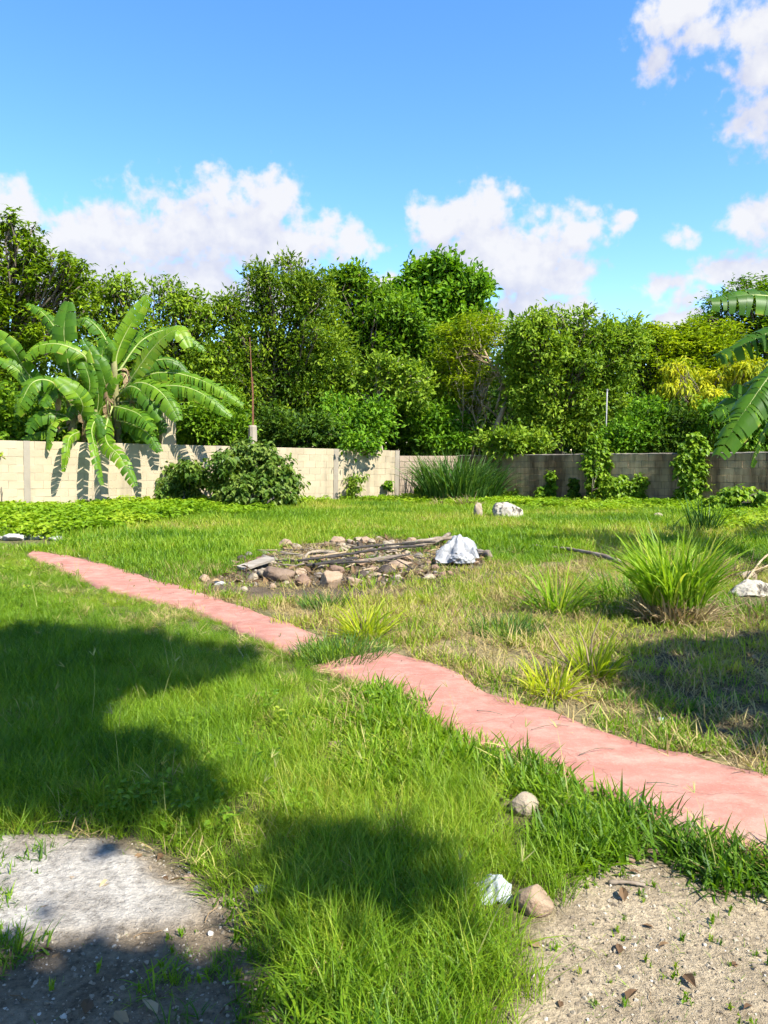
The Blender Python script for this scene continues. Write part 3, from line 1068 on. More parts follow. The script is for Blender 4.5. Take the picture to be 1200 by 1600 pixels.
tree('broadleaf_tree', 'large olive tree with several ragged peaks behind the rusty rod', 'tree', gx(440, 29), [(440, 445, 24, 36), (405, 465, 27, 44), (368, 508, 28, 40), (478, 470, 30, 42), (508, 480, 26, 40), (440, 540, 75, 65), (370, 600, 50, 70), (440, 625, 80, 60), (510, 560, 50, 70), (505, 640, 50, 50),
     (443, 415, 9, 14), (402, 428, 8, 12), (358, 482, 10, 12), (476, 440, 9, 14), (412, 440, 9, 14)], 28, M['lf_deep'], 2300, 12, 'diamond', 0.19, 0.075, 0.15, 'bushy', 0.13, stems=2, sprigs=44, group=far)
tree('broadleaf_tree', 'dark green tree between the olive tree and the tallest bright tree', 'tree', gx(575, 32), [(545, 455, 30, 26), (592, 485, 24, 26), (560, 510, 50, 48), (605, 540, 48, 55), (555, 590, 60, 60), (525, 445, 14, 16), (556, 438, 16, 12)], 31.5, M['lf_mid'], 1300, 13, 'diamond', 0.24, 0.11, 0.18, 'bushy', 0.13, sprigs=44, group=far)
tree('broadleaf_tree', 'tallest bright green tree with rounded leafy tufts in the middle', 'tree', gx(690, 36), [(660, 450, 30, 26), (700, 435, 28, 20), (728, 468, 28, 28), (744, 500, 26, 20), (630, 475, 24, 20), (690, 490, 50, 34), (680, 550, 70, 50), (650, 432, 14, 12), (682, 424, 14, 10), (745, 455, 14, 12), (620, 462, 12, 12), (738, 448, 10, 10), (770, 505, 14, 8)],
     34.5, M['lf_bright'], 1150, 13, 'ovate', 0.30, 0.15, 0.19, 'bushy', 0.14, sprigs=44, group=far)
tree('broadleaf_tree', 'shadowy dark tree filling the gap behind the slim pale trunk', 'tree', gx(650, 32.5), [(650, 590, 65, 60), (540, 630, 55, 50), (600, 650, 70, 45), (690, 620, 50, 60)], 32, M['lf_dark'], 1000, 12, 'diamond', 0.24, 0.11, 0.2, sprigs=44, group=far, trunk_r=0.12)
tree('small_tree', 'slim small tree with forked pale trunk and open crown', 'tree', gx(604, 28.2), [(605, 590, 38, 26), (578, 618, 32, 22), (636, 618, 34, 26), (612, 573, 26, 14), (650, 600, 16, 16), (560, 600, 16, 14)], 28, M['lf_pale'], 420, 12, 'ovate', 0.19, 0.095, 0.15, 'bushy', 0.075, stems=2, bark='bark_pale', sprigs=44, group=far, fork=0.6)
tree('broadleaf_tree', 'yellowish feathery tree above the bare tan branches', 'tree', gx(735, 29.5), [(748, 525, 36, 24), (718, 560, 34, 30), (782, 528, 24, 20), (722, 600, 38, 34), (720, 645, 38, 36), (760, 500, 14, 10), (700, 530, 16, 16)], 29, M['lf_lime'], 800, 14, 'diamond', 0.19, 0.06, 0.2, 'feather', 0.07, bark='bark_pale', sprigs=44, group=far, twigs=110)
tree('broadleaf_tree', 'wide rounded grey green tree above the dark wall', 'tree', gx(872, 27.5), [(850, 540, 48, 36), (900, 528, 48, 30), (870, 600, 75, 65), (950, 560, 46, 44), (822, 590, 38, 55), (955, 620, 46, 50), (870, 655, 65, 40), (915, 497, 10, 12), (850, 503, 9, 10), (880, 500, 8, 8), (820, 525, 22, 20)],
     27, M['lf_pale'], 2300, 12, 'ovate', 0.17, 0.075, 0.14, 'bushy', 0.09, stems=3, sprigs=44, group=far, fork=0.5)
tree('broadleaf_tree', 'flat topped green tree canopy right of the wide rounded tree', 'tree', gx(1030, 36), [(1000, 545, 42, 26), (962, 528, 28, 16), (1060, 540, 55, 24), (1112, 540, 46, 26), (1040, 580, 65, 40), (1090, 575, 55, 35), (940, 520, 14, 9)], 35, M['lf_lime'], 1300, 13, 'diamond', 0.26, 0.10, 0.24, 'feather', 0.15, sprigs=44, group=far)
tree('broadleaf_tree', 'tall feathery tree behind the banana leaves at the right edge', 'tree', gx(1215, 41), [(1130, 478, 28, 12), (1165, 458, 40, 16), (1200, 470, 46, 26), (1180, 505, 55, 34), (1240, 480, 60, 60), (1118, 512, 30, 16), (1270, 560, 90, 80), (1100, 500, 12, 6), (1160, 550, 60, 40)],
     40, M['lf_mid'], 1500, 14, 'diamond', 0.26, 0.10, 0.26, 'feather', 0.2, sprigs=44, group=far, twigs=120)
tree('mango_tree', 'small tree flushed with drooping yellow new leaves', 'tree', gx(1100, 25.5), [(1085, 590, 34, 22), (1135, 600, 38, 24), (1172, 588, 34, 26), (1050, 618, 24, 20), (1110, 635, 40, 24), (1200, 610, 40, 40), (1058, 578, 14, 10)], 25, M['lf_yellow'], 420, 13, 'lance', 0.27, 0.062, 0.13, 'droop', 0.08, sprigs=44, group=far)
near_b = 'bushes along the back of the walls'
tree('leafy_bush', 'bright green bush hanging over the top of the cream wall', 'bush', gx(560, 25.9), [(548, 672, 40, 24), (580, 668, 34, 22), (520, 660, 28, 18), (560, 692, 32, 16, -1.3), (530, 640, 30, 22), (590, 640, 26, 20)], 25.8, M['lf_bright'], 520, 11, 'ovate', 0.16, 0.085, 0.13, 'bushy', 0.035, stems=3, group=near_b)
tree('leafy_bush', 'bright bush with fanned leaves behind the low bare block corner', 'bush', gx(690, 28.6), [(690, 660, 42, 36), (668, 685, 34, 22), (715, 675, 32, 26), (700, 690, 40, 18), (660, 650, 20, 20)], 28.4, M['lf_bright'], 560, 11, 'ovate', 0.20, 0.085, 0.14, 'bushy', 0.04, stems=3, group=near_b)
tree('leafy_bush', 'pale leaved bush peeping over the dark wall below the rounded tree', 'bush', gx(838, 25.8), [(838, 690, 30, 18), (815, 695, 24, 14), (800, 688, 26, 22), (770, 690, 26, 18)], 25.6, M['lf_pale'], 300, 11, 'ovate', 0.15, 0.085, 0.12, 'bushy', 0.03, stems=3, group=near_b)
tree('leafy_bush', 'round green bush just right of the thin metal pole', 'bush', gx(985, 24.6), [(980, 680, 40, 28), (1012, 655, 36, 36), (1010, 690, 40, 20), (960, 690, 24, 18)], 24.4, M['lf_bright'], 640, 11, 'diamond', 0.15, 0.08, 0.12, 'bushy', 0.04, stems=3, group=near_b)
tree('leafy_bush', 'green bush below the yellow leaved tree', 'bush', gx(1065, 24.2), [(1060, 665, 36, 36), (1085, 680, 34, 26), (1045, 690, 30, 18)], 24.0, M['lf_dark'], 520, 11, 'diamond', 0.16, 0.08, 0.12, 'bushy', 0.04, stems=3, group=near_b)
tree('leafy_bush', 'broad leaved bush behind the drooping right banana leaves', 'bush', gx(1150, 23.6), [(1130, 650, 38, 36), (1175, 655, 40, 42), (1150, 690, 44, 20), (1230, 670, 50, 40)], 23.3, M['lf_bright'], 560, 11, 'lance', 0.22, 0.075, 0.13, 'droop', 0.04, stems=3, group=near_b)
tree('leafy_bush', 'tangled green bush below the olive tree beside the rusty rod', 'bush', gx(470, 25.2), [(455, 672, 36, 24), (490, 670, 38, 26), (430, 660, 30, 28), (505, 690, 30, 14)], 25.2, M['lf_dark'], 480, 11, 'ovate', 0.15, 0.075, 0.13, 'bushy', 0.035, stems=3, group=near_b)
tree('leafy_bush', 'green bush between the cream pillar and the rusty rod', 'bush', gx(330, 23.8), [(320, 655, 36, 32), (350, 640, 34, 34), (300, 670, 26, 20), (340, 685, 40, 14), (370, 670, 24, 22)], 23.6, M['lf_mid'], 620, 11, 'diamond', 0.17, 0.08, 0.13, 'bushy', 0.04, stems=3, group=near_b)
tree('leafy_bush', 'dark bush behind the left wall at the edge below the banana leaves', 'bush', gx(20, 21.4), [(10, 640, 50, 40), (60, 660, 50, 30), (-40, 640, 60, 50), (30, 685, 60, 16), (120, 670, 50, 28), (200, 670, 50, 30)], 21.9, M['lf_mid'], 900, 11, 'ovate', 0.17, 0.085, 0.14, 'bushy', 0.04, stems=3, group=near_b)


def bare_tree():
    bx, by = gx(772, 27.9)
    root = empty('bare_tree', (bx, by, 0), 'leafless tan branches of a dead tree tangled above the wall', 'tree')
    org = np.array([bx, by, 0])
    tr = MB()
    k = pxm(28.6)
    def W(px, py, dy=0):
        return at(px, py, 27.9 + dy)
    main = [[(770, 720), (775, 670), (790, 620), (770, 575), (755, 545)], [(775, 640), (784, 600), (775, 565), (790, 548)], [(762, 560), (735, 553), (712, 560)], [(768, 570), (745, 560), (730, 540)],
            [(735, 720), (742, 690), (760, 650), (748, 610)], [(748, 720), (750, 680), (738, 640), (742, 600)], [(758, 720), (765, 680), (780, 660), (800, 640)], [(725, 720), (722, 680), (724, 630)],
            [(780, 655), (765, 640), (750, 630)], [(745, 700), (760, 690), (778, 672)], [(760, 655), (752, 625), (760, 600)], [(778, 610), (792, 590), (796, 570)]]
    for i, m_ in enumerate(main):
        p = curve([W(x, y, rng.uniform(-0.3, 0.3)) for x, y in m_], 5)
        r0 = 0.13 if i == 0 else 0.05 if i < 4 else 0.035
        tr.add(*tube(p, np.linspace(r0, r0 * 0.3, len(p)), 6))
        for _ in range(14):
            a = p[rng.integers(2, len(p))]
            b = a + norm(rng.normal(size=3) + np.array([0, 0, 0.5])) * rng.uniform(0.3, 0.9)
            limb(tr, a, b, 0.016, 0.006, 0.1, 5, 4)
    to_local(tr, org).build('trunk', M['twig_tan'], root, smooth=True)


bare_tree()


def far_wood():
    mb = MB()
    blobs = []
    for px in np.arange(-260, 1480, 55):
        top = 560 + 35 * math.sin(px * 0.013) + rng.uniform(-18, 18)
        if 930 < px < 1120: top = 565
        for Yd in (41,):
            c0 = at(px, (top + 720) / 2, Yd)
            k = pxm(Yd)
            blobs.append((c0, np.array([52 * k, 2.6, (720 - top) / 2 * k])))
    pos, out, idx, k = crown_clusters(blobs, 5200, 0.35, 5)
    foliage(mb, pos, out, 9, 0.4, 'diamond', 0.5, 0.26, 'bushy')
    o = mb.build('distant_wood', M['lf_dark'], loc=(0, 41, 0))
    tag(o, 'dark wood filling the background behind the trees', 'wood', kind='stuff')
    # undergrowth just behind the walls
    mb = MB()
    n = 2600
    px = rng.uniform(-200, 1400, n)
    pos = np.zeros((n, 3))
    for i in range(n):
        c = at(px[i], rng.uniform(640, 730), rng.uniform(28.5, 34))
        pos[i] = c
    foliage(mb, pos, rand_dirs(n), 9, 0.3, 'diamond', 0.34, 0.15, 'bushy')
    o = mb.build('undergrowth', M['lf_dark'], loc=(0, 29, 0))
    tag(o, 'dark undergrowth in the shade behind the walls', 'undergrowth', kind='stuff')


far_wood()


# ------------------------------------------------------------------ banana plants
def mat_banana():
    m, nt, out = new_mat('banana_leaf')
    L = nt.links
    t = attr(nt, 'tint').outputs['Fac']
    c = ramp(nt, t, [(0.0, (0.022, 0.068, 0.006)), (0.5, (0.055, 0.138, 0.008)), (0.88, (0.15, 0.26, 0.010)), (1.0, (0.28, 0.22, 0.05))])
    n = noise(nt, 3.0, 5, 0.6)
    c = mixc(nt, ramp(nt, n, [(0.55, (0, 0, 0)), (0.85, (0.4, 0.4, 0.4))]), c, (0.13, 0.17, 0.02))
    p = nt.nodes.new('ShaderNodeBsdfPrincipled')
    p.inputs['Roughness'].default_value = 0.42
    p.inputs['Specular IOR Level'].default_value = 0.2
    L.new(c, p.inputs['Base Color'])
    tr = nt.nodes.new('ShaderNodeBsdfTranslucent')
    tr.inputs[0].default_value = (0.15, 0.30, 0.012, 1)
    mx = nt.nodes.new('ShaderNodeMixShader')
    mx.inputs[0].default_value = 0.33
    L.new(p.outputs[0], mx.inputs[1])
    L.new(tr.outputs[0], mx.inputs[2])
    L.new(mx.outputs[0], out.inputs[0])
    return m


M['banana'] = mat_banana()
M['rib'] = mat_solid('pale_midrib', [(0.3, (0.16, 0.21, 0.05)), (0.7, (0.30, 0.33, 0.11))], 4, rough=0.5)
M['pseudostem'] = mat_solid('banana_stem', [(0.3, (0.07, 0.06, 0.03)), (0.5, (0.16, 0.16, 0.06)), (0.72, (0.25, 0.22, 0.10))], 3, sc=(1, 1, 0.25))
M['dry_leaf'] = mat_leaf('dry_banana_leaf', stops3((0.12, 0.08, 0.04), (0.22, 0.15, 0.08), (0.34, 0.25, 0.14)), trans=0.15)


def banana_leaf(root, org, ctrl, width, face=None, fold=0.35, torn=0.5, tint=0.5, mat=None, sag=0.0):
    width, torn = width * 0.97, min(1.0, torn * 1.4 + 0.05)
    """ctrl: world points petiole to tip; face: direction the upper side looks to"""
    p = curve(ctrl, 9)
    n = len(p)
    d = norm(np.gradient(p, axis=0))
    up = np.array([0, 0, 1.0]) if face is None else norm(np.asarray(face, float))
    side = norm(np.cross(d, up))
    nn = np.cross(side, d)
    s = np.concatenate([[0], np.cumsum(np.linalg.norm(np.diff(p, axis=0), axis=1))])
    T = s / s[-1]
    Ltot = s[-1]
    mb = MB()
    pet = 0.10
    prof = lambda t: np.clip(np.sin(np.clip((t - pet) / (1 - pet), 0, 1) ** 0.75 * math.pi), 0, 1) ** 0.42 if False else np.where(t < pet, 0, np.minimum(1, ((t - pet) / 0.10) ** 0.6) * np.clip(1 - ((t - 0.45) / 0.57) ** 2 * (t > 0.45), 0, 1) ** 0.5)
    for sg in (-1, 1):
        t = pet
        while t < 0.985:
            w = 0.012 + 0.075 * rng.random() ** 1.5 if torn > 0.15 else 0.09
            t1 = min(t + w / max(Ltot, 1.0) * 2.3, 0.99)
            gap = torn * rng.random() ** 2.0 * 0.7
            drop = sag * rng.uniform(0.6, 1.3) + (rng.normal(0, 0.14) * torn)
            lag = rng.normal(0.10, 0.03)          # veins lean to the tip
            rows = []
            m_ = 5
            for k in range(m_):
                v = k / (m_ - 1)
                for e, te in enumerate((t, t1)):
                    tm = (t + t1) / 2
                    tk = te + (tm - te) * gap * v
                    f = lambda A: np.array([np.interp(min(tk + lag * v * width / Ltot * 3, 1), T, A[:, q]) for q in range(3)])
                    hw = width * 0.5 * float(prof(np.array(tk)))
                    ang = fold - (fold * 1.2 + drop) * v
                    pos0 = np.array([np.interp(tk, T, p[:, q]) for q in range(3)])
                    sd = np.array([np.interp(tk, T, side[:, q]) for q in range(3)]) * sg
                    no = np.array([np.interp(tk, T, nn[:, q]) for q in range(3)])
                    dd = np.array([np.interp(tk, T, d[:, q]) for q in range(3)])
                    rows.append(pos0 + sd * hw * v * math.cos(ang * 0.7) + no * hw * v * math.sin(ang) + dd * hw * v * lag * 3
                                + np.array([0, 0, -1]) * hw * v * v * max(0, drop + sag) * 0.5)
            V = np.array(rows)
            q = [(2 * k, 2 * k + 1, 2 * k + 3, 2 * k + 2) for k in range(m_ - 1)]
            if sg < 0: q = [x[::-1] for x in q]
            tn = np.clip(tint + rng.normal(0, 0.10), 0, 0.9)
            ta = np.full(len(V), tn)
            if rng.random() < 0.10 * (1 + torn): ta[-2:] = 1.0       # browned edge
            mb.add(V, q, a=ta)
            t = t1 + (0.004 if torn > 0.15 and rng.random() < torn else 0.0)
    to_loc = to_local(mb, org)
    lf = to_loc.build('leaf', mat or M['banana'], root, smooth=True)
    rb = MB()
    rb.add(*tube(p - nn * 0.012, np.linspace(0.034, 0.006, n) * min(1.0, Ltot / 2.2), 6))
    to_local(rb, org).build('midrib', M['rib'], lf, smooth=True)
    return lf


def banana(label, base, crown, leaves_px, stem_r=0.11, dead=3):
    """leaves_px: list of (control points as (px, py, depth), width m, torn, tint)"""
    bz = float(H(np.array([base[0]]), np.array([base[1]]))[0])
    org = np.array([base[0], base[1], bz])
    root = empty('banana_plant', org, label, 'banana plant', 'banana plants')
    mb = MB()
    cr = np.asarray(crown)
    p = curve([org - [0, 0, 0.1], org * 0.55 + cr * 0.45 + [0.04, 0, 0], cr], 7)
    mb.add(*tube(p, np.linspace(stem_r, stem_r * 0.62, len(p)), 10))
    to_local(mb, org).build('pseudostem', M['pseudostem'], root, smooth=True)
    for L in leaves_px:
        pts = [at(x, y, Y) for x, y, Y in L[0]]
        banana_leaf(root, org, pts, L[1], L[4] if len(L) > 4 else None, torn=L[2], tint=L[3], sag=0.25 if L[2] > 0.3 else 0.05)
    for k in range(dead):
        a = rng.uniform(0, 6.28)
        o2 = cr - [0, 0, 0.25 + 0.15 * k]
        e = np.array([math.cos(a), math.sin(a), 0])
        lf = banana_leaf(root, org, [o2, o2 + e * 0.35 + [0, 0, 0.05], o2 + e * 0.45 - [0, 0, 0.6], o2 + e * 0.35 - [0, 0, 1.2]], 0.28, torn=0.9, tint=0.5, mat=M['dry_leaf'], sag=0.6)
        lf['label'] = 'withered brown leaf hanging against the stem'
    return root


def Z1(*pts):   # points read off an enlarged view of the left part of the photograph
    return [(x / 2.857, 320 + y / 2.857, Y) for x, y, Y in pts]


CAMV = (0.1, -0.8, 0.55)
SIDE = (0.75, -0.45, 0.45)
bB = at(183, 690, 21.35)
banana('tall banana plant rising behind the cream wall beside the pillar, right of the pair', (bB[0], bB[1]), at(178, 565, 21.3), [
    (Z1((515, 760, 21.3), (525, 660, 21.3), (580, 540, 21.4), (665, 408, 21.6)), 0.52, 0.12, 0.72, SIDE),
    (Z1((560, 820, 21.2), (610, 740, 21.0), (700, 620, 20.8), (790, 560, 20.6), (845, 640, 20.5)), 0.66, 0.10, 0.85, (0.1, -0.75, 0.65)),
    (Z1((560, 830, 21.2), (660, 760, 21.0), (790, 752, 20.9), (950, 805, 20.8), (1090, 895, 20.8)), 0.46, 0.5, 0.62, CAMV),
    (Z1((560, 850, 21.2), (680, 812, 20.8), (820, 812, 20.6), (930, 860, 20.5), (1038, 948, 20.5)), 0.50, 0.5, 0.65, CAMV),
    (Z1((540, 850, 21.2), (610, 795, 20.8), (690, 815, 20.5), (755, 880, 20.3), (798, 965, 20.2)), 0.62, 0.5, 0.6, CAMV),
    (Z1((520, 860, 21.2), (580, 810, 20.8), (650, 850, 20.5), (720, 965, 20.3)), 0.50, 0.6, 0.5, CAMV),
    (Z1((500, 900, 21.2), (540, 905, 20.8), (620, 935, 20.3), (690, 1005, 20.0)), 0.55, 0.55, 0.55, CAMV),
    (Z1((520, 960, 21.1), (600, 985, 20.6), (660, 1020, 20.2), (718, 1105, 20.0)), 0.42, 0.6, 0.45, CAMV),
    (Z1((510, 760, 21.3), (480, 620, 21.3), (430, 540, 21.2), (375, 505, 21.1), (340, 540, 21.1)), 0.50, 0.4, 0.5, (0.4, -0.6, 0.7)),
    (Z1((530, 740, 21.4), (640, 600, 21.8), (780, 560, 22.1), (920, 655, 22.2)), 0.45, 0.5, 0.55, CAMV),
    (Z1((490, 860, 21.2), (470, 800, 20.9), (440, 700, 20.8), (395, 680, 20.8)), 0.52, 0.2, 0.4, CAMV),
    (Z1((500, 900, 21.1), (470, 1000, 20.6), (480, 1065, 20.0), (540, 1130, 19.5), (605, 1260, 19.35)), 0.46, 0.55, 0.62, CAMV),
    (Z1((480, 940, 21.0), (430, 960, 20.4), (410, 1010, 19.9), (430, 1110, 19.5), (460, 1255, 19.3)), 0.34, 0.5, 0.6, (0.85, -0.4, 0.3)),
    (Z1((515, 800, 21.4), (530, 700, 21.6), (610, 590, 21.9), (640, 560, 22.0)), 0.46, 0.3, 0.5, CAMV),
    (Z1((540, 880, 21.3), (600, 1000, 20.9), (620, 1060, 20.7)), 0.40, 0.2, 0.55, CAMV),
    (Z1((500, 800, 21.2), (455, 720, 21.0), (470, 610, 21.0), (515, 650, 20.9)), 0.42, 0.4, 0.4, CAMV),
    (Z1((520, 840, 21.4), (640, 720, 21.9), (760, 690, 22.1), (850, 760, 22.2)), 0.48, 0.5, 0.35, CAMV),
    (Z1((520, 880, 21.3), (620, 880, 21.5), (700, 930, 21.4), (730, 1020, 21.3)), 0.48, 0.5, 0.3, CAMV),
], 0.13)
bA = at(112, 690, 20.7)
banana('broad banana plant behind the cream wall with an upright dark leaf, left of the pair', (bA[0], bA[1]), at(112, 590, 20.7), [
    (Z1((320, 800, 20.7), (300, 680, 20.6), (285, 560, 20.5), (305, 430, 20.6)), 0.70, 0.06, 0.35, (0.0, -0.95, 0.25)),
    (Z1((310, 760, 20.8), (270, 600, 20.9), (200, 490, 21.0), (120, 438, 21.0)), 0.40, 0.5, 0.55, (-0.3, -0.6, 0.7)),
    (Z1((330, 800, 20.6), (385, 690, 20.3), (280, 625, 20.1), (170, 630, 20.0), (108, 690, 19.9)), 0.50, 0.5, 0.68, CAMV),
    (Z1((280, 850, 20.7), (140, 770, 20.4), (60, 650, 20.2), (-30, 560, 20.2)), 0.58, 0.10, 0.55, (-0.45, -0.6, 0.65)),
    (Z1((290, 860, 20.7), (150, 800, 20.4), (60, 720, 20.2), (-40, 680, 20.1)), 0.42, 0.3, 0.6, CAMV),
    (Z1((310, 880, 20.6), (230, 790, 20.2), (150, 790, 19.9), (100, 870, 19.7), (75, 940, 19.7)), 0.56, 0.6, 0.6, CAMV),
    (Z1((340, 980, 20.6), (370, 900, 20.3), (330, 830, 20.1), (245, 770, 20.0)), 0.60, 0.08, 0.68, (0.3, -0.8, 0.5)),
    (Z1((355, 1020, 20.5), (350, 1015, 20.0), (310, 1040, 19.5), (298, 1110, 19.25), (284, 1195, 19.2)), 0.30, 0.4, 0.75, (0.85, -0.4, 0.3)),
    (Z1((320, 960, 20.5), (275, 955, 20.1), (225, 990, 19.6), (210, 1095, 19.4)), 0.42, 0.5, 0.7, (-0.5, -0.6, 0.6)),
    (Z1((340, 860, 20.6), (310, 800, 20.4), (230, 830, 20.2), (185, 900, 20.0)), 0.50, 0.6, 0.4, CAMV),
    (Z1((350, 900, 20.6), (400, 820, 20.4), (380, 720, 20.3), (340, 660, 20.4)), 0.44, 0.3, 0.5, CAMV),
    (Z1((320, 950, 20.6), (240, 930, 20.3), (160, 950, 20.1), (120, 1020, 20.0)), 0.46, 0.5, 0.4, CAMV),
    (Z1((300, 990, 20.6), (220, 1020, 20.5), (140, 1035, 20.4), (95, 1050, 20.3)), 0.30, 0.3, 0.6, CAMV),
    (Z1((370, 900, 20.7), (410, 800, 20.9), (420, 690, 20.9), (370, 600, 21.0)), 0.50, 0.3, 0.3, CAMV),
    (Z1((350, 950, 20.6), (400, 930, 20.4), (440, 960, 20.3), (450, 1040, 20.2)), 0.40, 0.5, 0.35, CAMV),
], 0.12)
# a young sucker between the two
bC = at(150, 690, 21.0)
banana('young banana plant half hidden between the two big ones', (bC[0], bC[1]), at(150, 640, 21.0), [
    (Z1((430, 950, 21.0), (440, 850, 20.9), (420, 770, 20.8), (400, 700, 20.8)), 0.40, 0.1, 0.5, CAMV),
    (Z1((430, 960, 21.0), (470, 860, 20.9), (500, 800, 20.8), (545, 760, 20.8)), 0.36, 0.3, 0.6, CAMV),
    (Z1((430, 970, 21.0), (380, 900, 20.8), (330, 900, 20.6), (300, 960, 20.5)), 0.38, 0.4, 0.5, CAMV),
], 0.08, dead=1)
# plant at the right edge, nearer to the camera
banana('nearer banana plant whose torn leaves reach in at the right edge', (7.75, 10.9), at(1440, 560, 10.9), [  # low tints paint shade into the leaves that reach into view
    ([(1440, 575, 10.9), (1340, 500, 10.6), (1200, 462, 10.3), (1105, 470, 10.2)], 0.62, 0.4, 0.22, (0.05, -0.75, 0.65)),
    ([(1440, 580, 10.9), (1340, 520, 10.9), (1220, 515, 11.0), (1116, 560, 11.0)], 0.60, 0.55, 0.2, (0.0, -0.6, 0.75)),
    ([(1440, 600, 10.8), (1330, 530, 10.4), (1235, 555, 10.0), (1165, 640, 9.7), (1120, 715, 9.6)], 0.58, 0.45, 0.42, (-0.3, -0.6, 0.75)),
    ([(1440, 610, 10.8), (1330, 560, 10.8), (1210, 590, 10.9), (1110, 650, 10.9)], 0.58, 0.6, 0.15, (0.0, -0.65, 0.75)),
    ([(1440, 610, 10.8), (1340, 545, 10.2), (1250, 590, 9.9), (1195, 670, 9.8), (1172, 730, 9.8)], 0.40, 0.5, 0.2, (-0.6, 0.2, 0.7)),
    ([(1440, 570, 10.9), (1420, 420, 10.9), (1360, 300, 10.8), (1290, 230, 10.8)], 0.55, 0.2, 0.5, CAMV),
    ([(1440, 570, 10.9), (1480, 440, 11.2), (1560, 340, 11.4), (1640, 330, 11.5)], 0.55, 0.4, 0.5, CAMV),
    ([(1440, 590, 10.9), (1540, 520, 10.6), (1660, 520, 10.4), (1740, 600, 10.3)], 0.55, 0.5, 0.5, CAMV),
    ([(1440, 600, 10.9), (1520, 520, 11.6), (1560, 500, 12.4), (1580, 560, 13.2)], 0.55, 0.5, 0.5, CAMV),
    ([(1440, 600, 10.9), (1460, 520, 10.2), (1480, 540, 9.3), (1500, 640, 8.7)], 0.55, 0.5, 0.5, CAMV),
], 0.13)


# ------------------------------------------------------------------ trees behind the photographer that shade the foreground
def ground_xy(q):
    return G(*q)


def shade_tree(label, base, fork, polys, holes, n, zr, mat, seed):
    """crown lobes stand up the sun's direction from the patches of ground they shade"""
    org = np.array([base[0], base[1], 0.0])
    root = empty('shade_tree', org, label, 'tree', 'shade trees beside the photographer')
    pts = []
    xs, ys = rng.uniform(-4.5, 6, n * 20), rng.uniform(-0.5, 8.5, n * 20)
    P = np.stack([xs, ys, np.zeros_like(xs)], 1)
    q = wob(P, 20, seed)
    keep = np.zeros(len(P), bool)
    for pl in polys: keep |= inpoly(q, pl)
    for pl in holes: keep &= ~inpoly(q, pl)
    P = P[keep][:n]
    z = rng.uniform(zr[0], zr[1], len(P))
    pos = P + SUN[None] * (z / SUN[2])[:, None]
    lf = MB()
    foliage(lf, pos, rand_dirs(len(pos)), 14, 0.07, 'ovate', 0.15, 0.085, 'bushy')
    to_local(lf, org).build('crown', mat, root)
    tr = MB()
    limb(tr, org - [0, 0, 0.1], fork, 0.16, 0.12, 0.02, 8, 9)
    order = rng.choice(len(pos), 16, replace=False)
    for k in order:
        p = limb(tr, fork, pos[k], 0.035, 0.012, 0.05, 8, 6)
        near = np.argsort(np.linalg.norm(pos - pos[k], axis=1))[1:14]
        for j in near:
            limb(tr, p[rng.integers(4, 8)], pos[j], 0.012, 0.005, 0.06, 4, 4)
    to_local(tr, org).build('trunk', M['bark'], root, smooth=True)


SH_A = [(-380, 1000), (0, 1000), (120, 990), (230, 1000), (330, 1015), (372, 1038), (340, 1070), (290, 1088), (140, 1084), (115, 1112), (118, 1140), (160, 1176), (215, 1195),
        (270, 1215), (300, 1240), (298, 1268), (230, 1268), (100, 1258), (-380, 1258)]
SH_B = [(420, 1395), (450, 1345), (525, 1320), (590, 1335), (645, 1375), (665, 1408), (610, 1425), (500, 1430), (425, 1422)]
SH_C = [(-300, 1545), (60, 1545), (150, 1540), (270, 1535), (335, 1545), (360, 1560), (345, 1680), (200, 1850), (-300, 1850)]
SH_E = [(130, 1352), (180, 1350), (215, 1372), (190, 1384), (150, 1372)]
SH_D = [(960, 1060), (1000, 1010), (1100, 990), (1200, 990), (1900, 960), (1900, 1230), (1200, 1180), (1110, 1150), (1020, 1110)]
shade_tree('leafy tree beside the photographer shading the left foreground', (-1.5, -1.6), np.array([0.47, 0.8, 4.3]), [SH_A, SH_B, SH_C], [[(-40, 1510), (20, 1520), (35, 1570), (10, 1600), (-40, 1600)]], 1500, (4.8, 6.2), M['lf_mid'], 71)
shade_tree('leafy tree to the right of the photographer shading the dry corner', (6.6, 0.8), np.array([6.4, 1.2, 4.0]), [SH_D], [], 620, (4.6, 6.0), M['lf_mid'], 75)

# ------------------------------------------------------------------ wall posts and poles
def box_mesh(mb, c, sx, sy, z0, z1, rot=0.0, bev=0.0, jit=0.0):
    co, si = math.cos(rot), math.sin(rot)
    v = []
    for z in (z0, z1):
        for x, y in ((-sx, -sy), (sx, -sy), (sx, sy), (-sx, sy)):
            x, y = x / 2 + rng.normal(0, jit), y / 2 + rng.normal(0, jit)
            v.append((c[0] + x * co - y * si, c[1] + x * si + y * co, z))
    mb.add(v, [(0, 3, 2, 1), (4, 5, 6, 7), (0, 1, 5, 4), (1, 2, 6, 5), (2, 3, 7, 6), (3, 0, 4, 7)])


angL = math.atan2(dirL[1], dirL[0])
pp = WA + dirL * on_left(266) + np.array([-0.10, 0.20])
root = empty('block_pillar', (pp[0], pp[1], 0), 'cream block pillar standing above the wall under the banana leaves', 'pillar')
for k in range(13):
    mb = MB()
    box_mesh(mb, (0, 0), 0.40, 0.22, 0.2 + k * 0.2 + 0.005, 0.2 + (k + 1) * 0.2 - 0.005, angL + rng.normal(0, 0.01), jit=0.003)
    mb.build('block', M['wall_cream'], root)
mb = MB()
box_mesh(mb, (0, 0), 0.38, 0.20, -0.1, 2.8, angL)
mb.build('mortar_core', M['core_cream'], root)

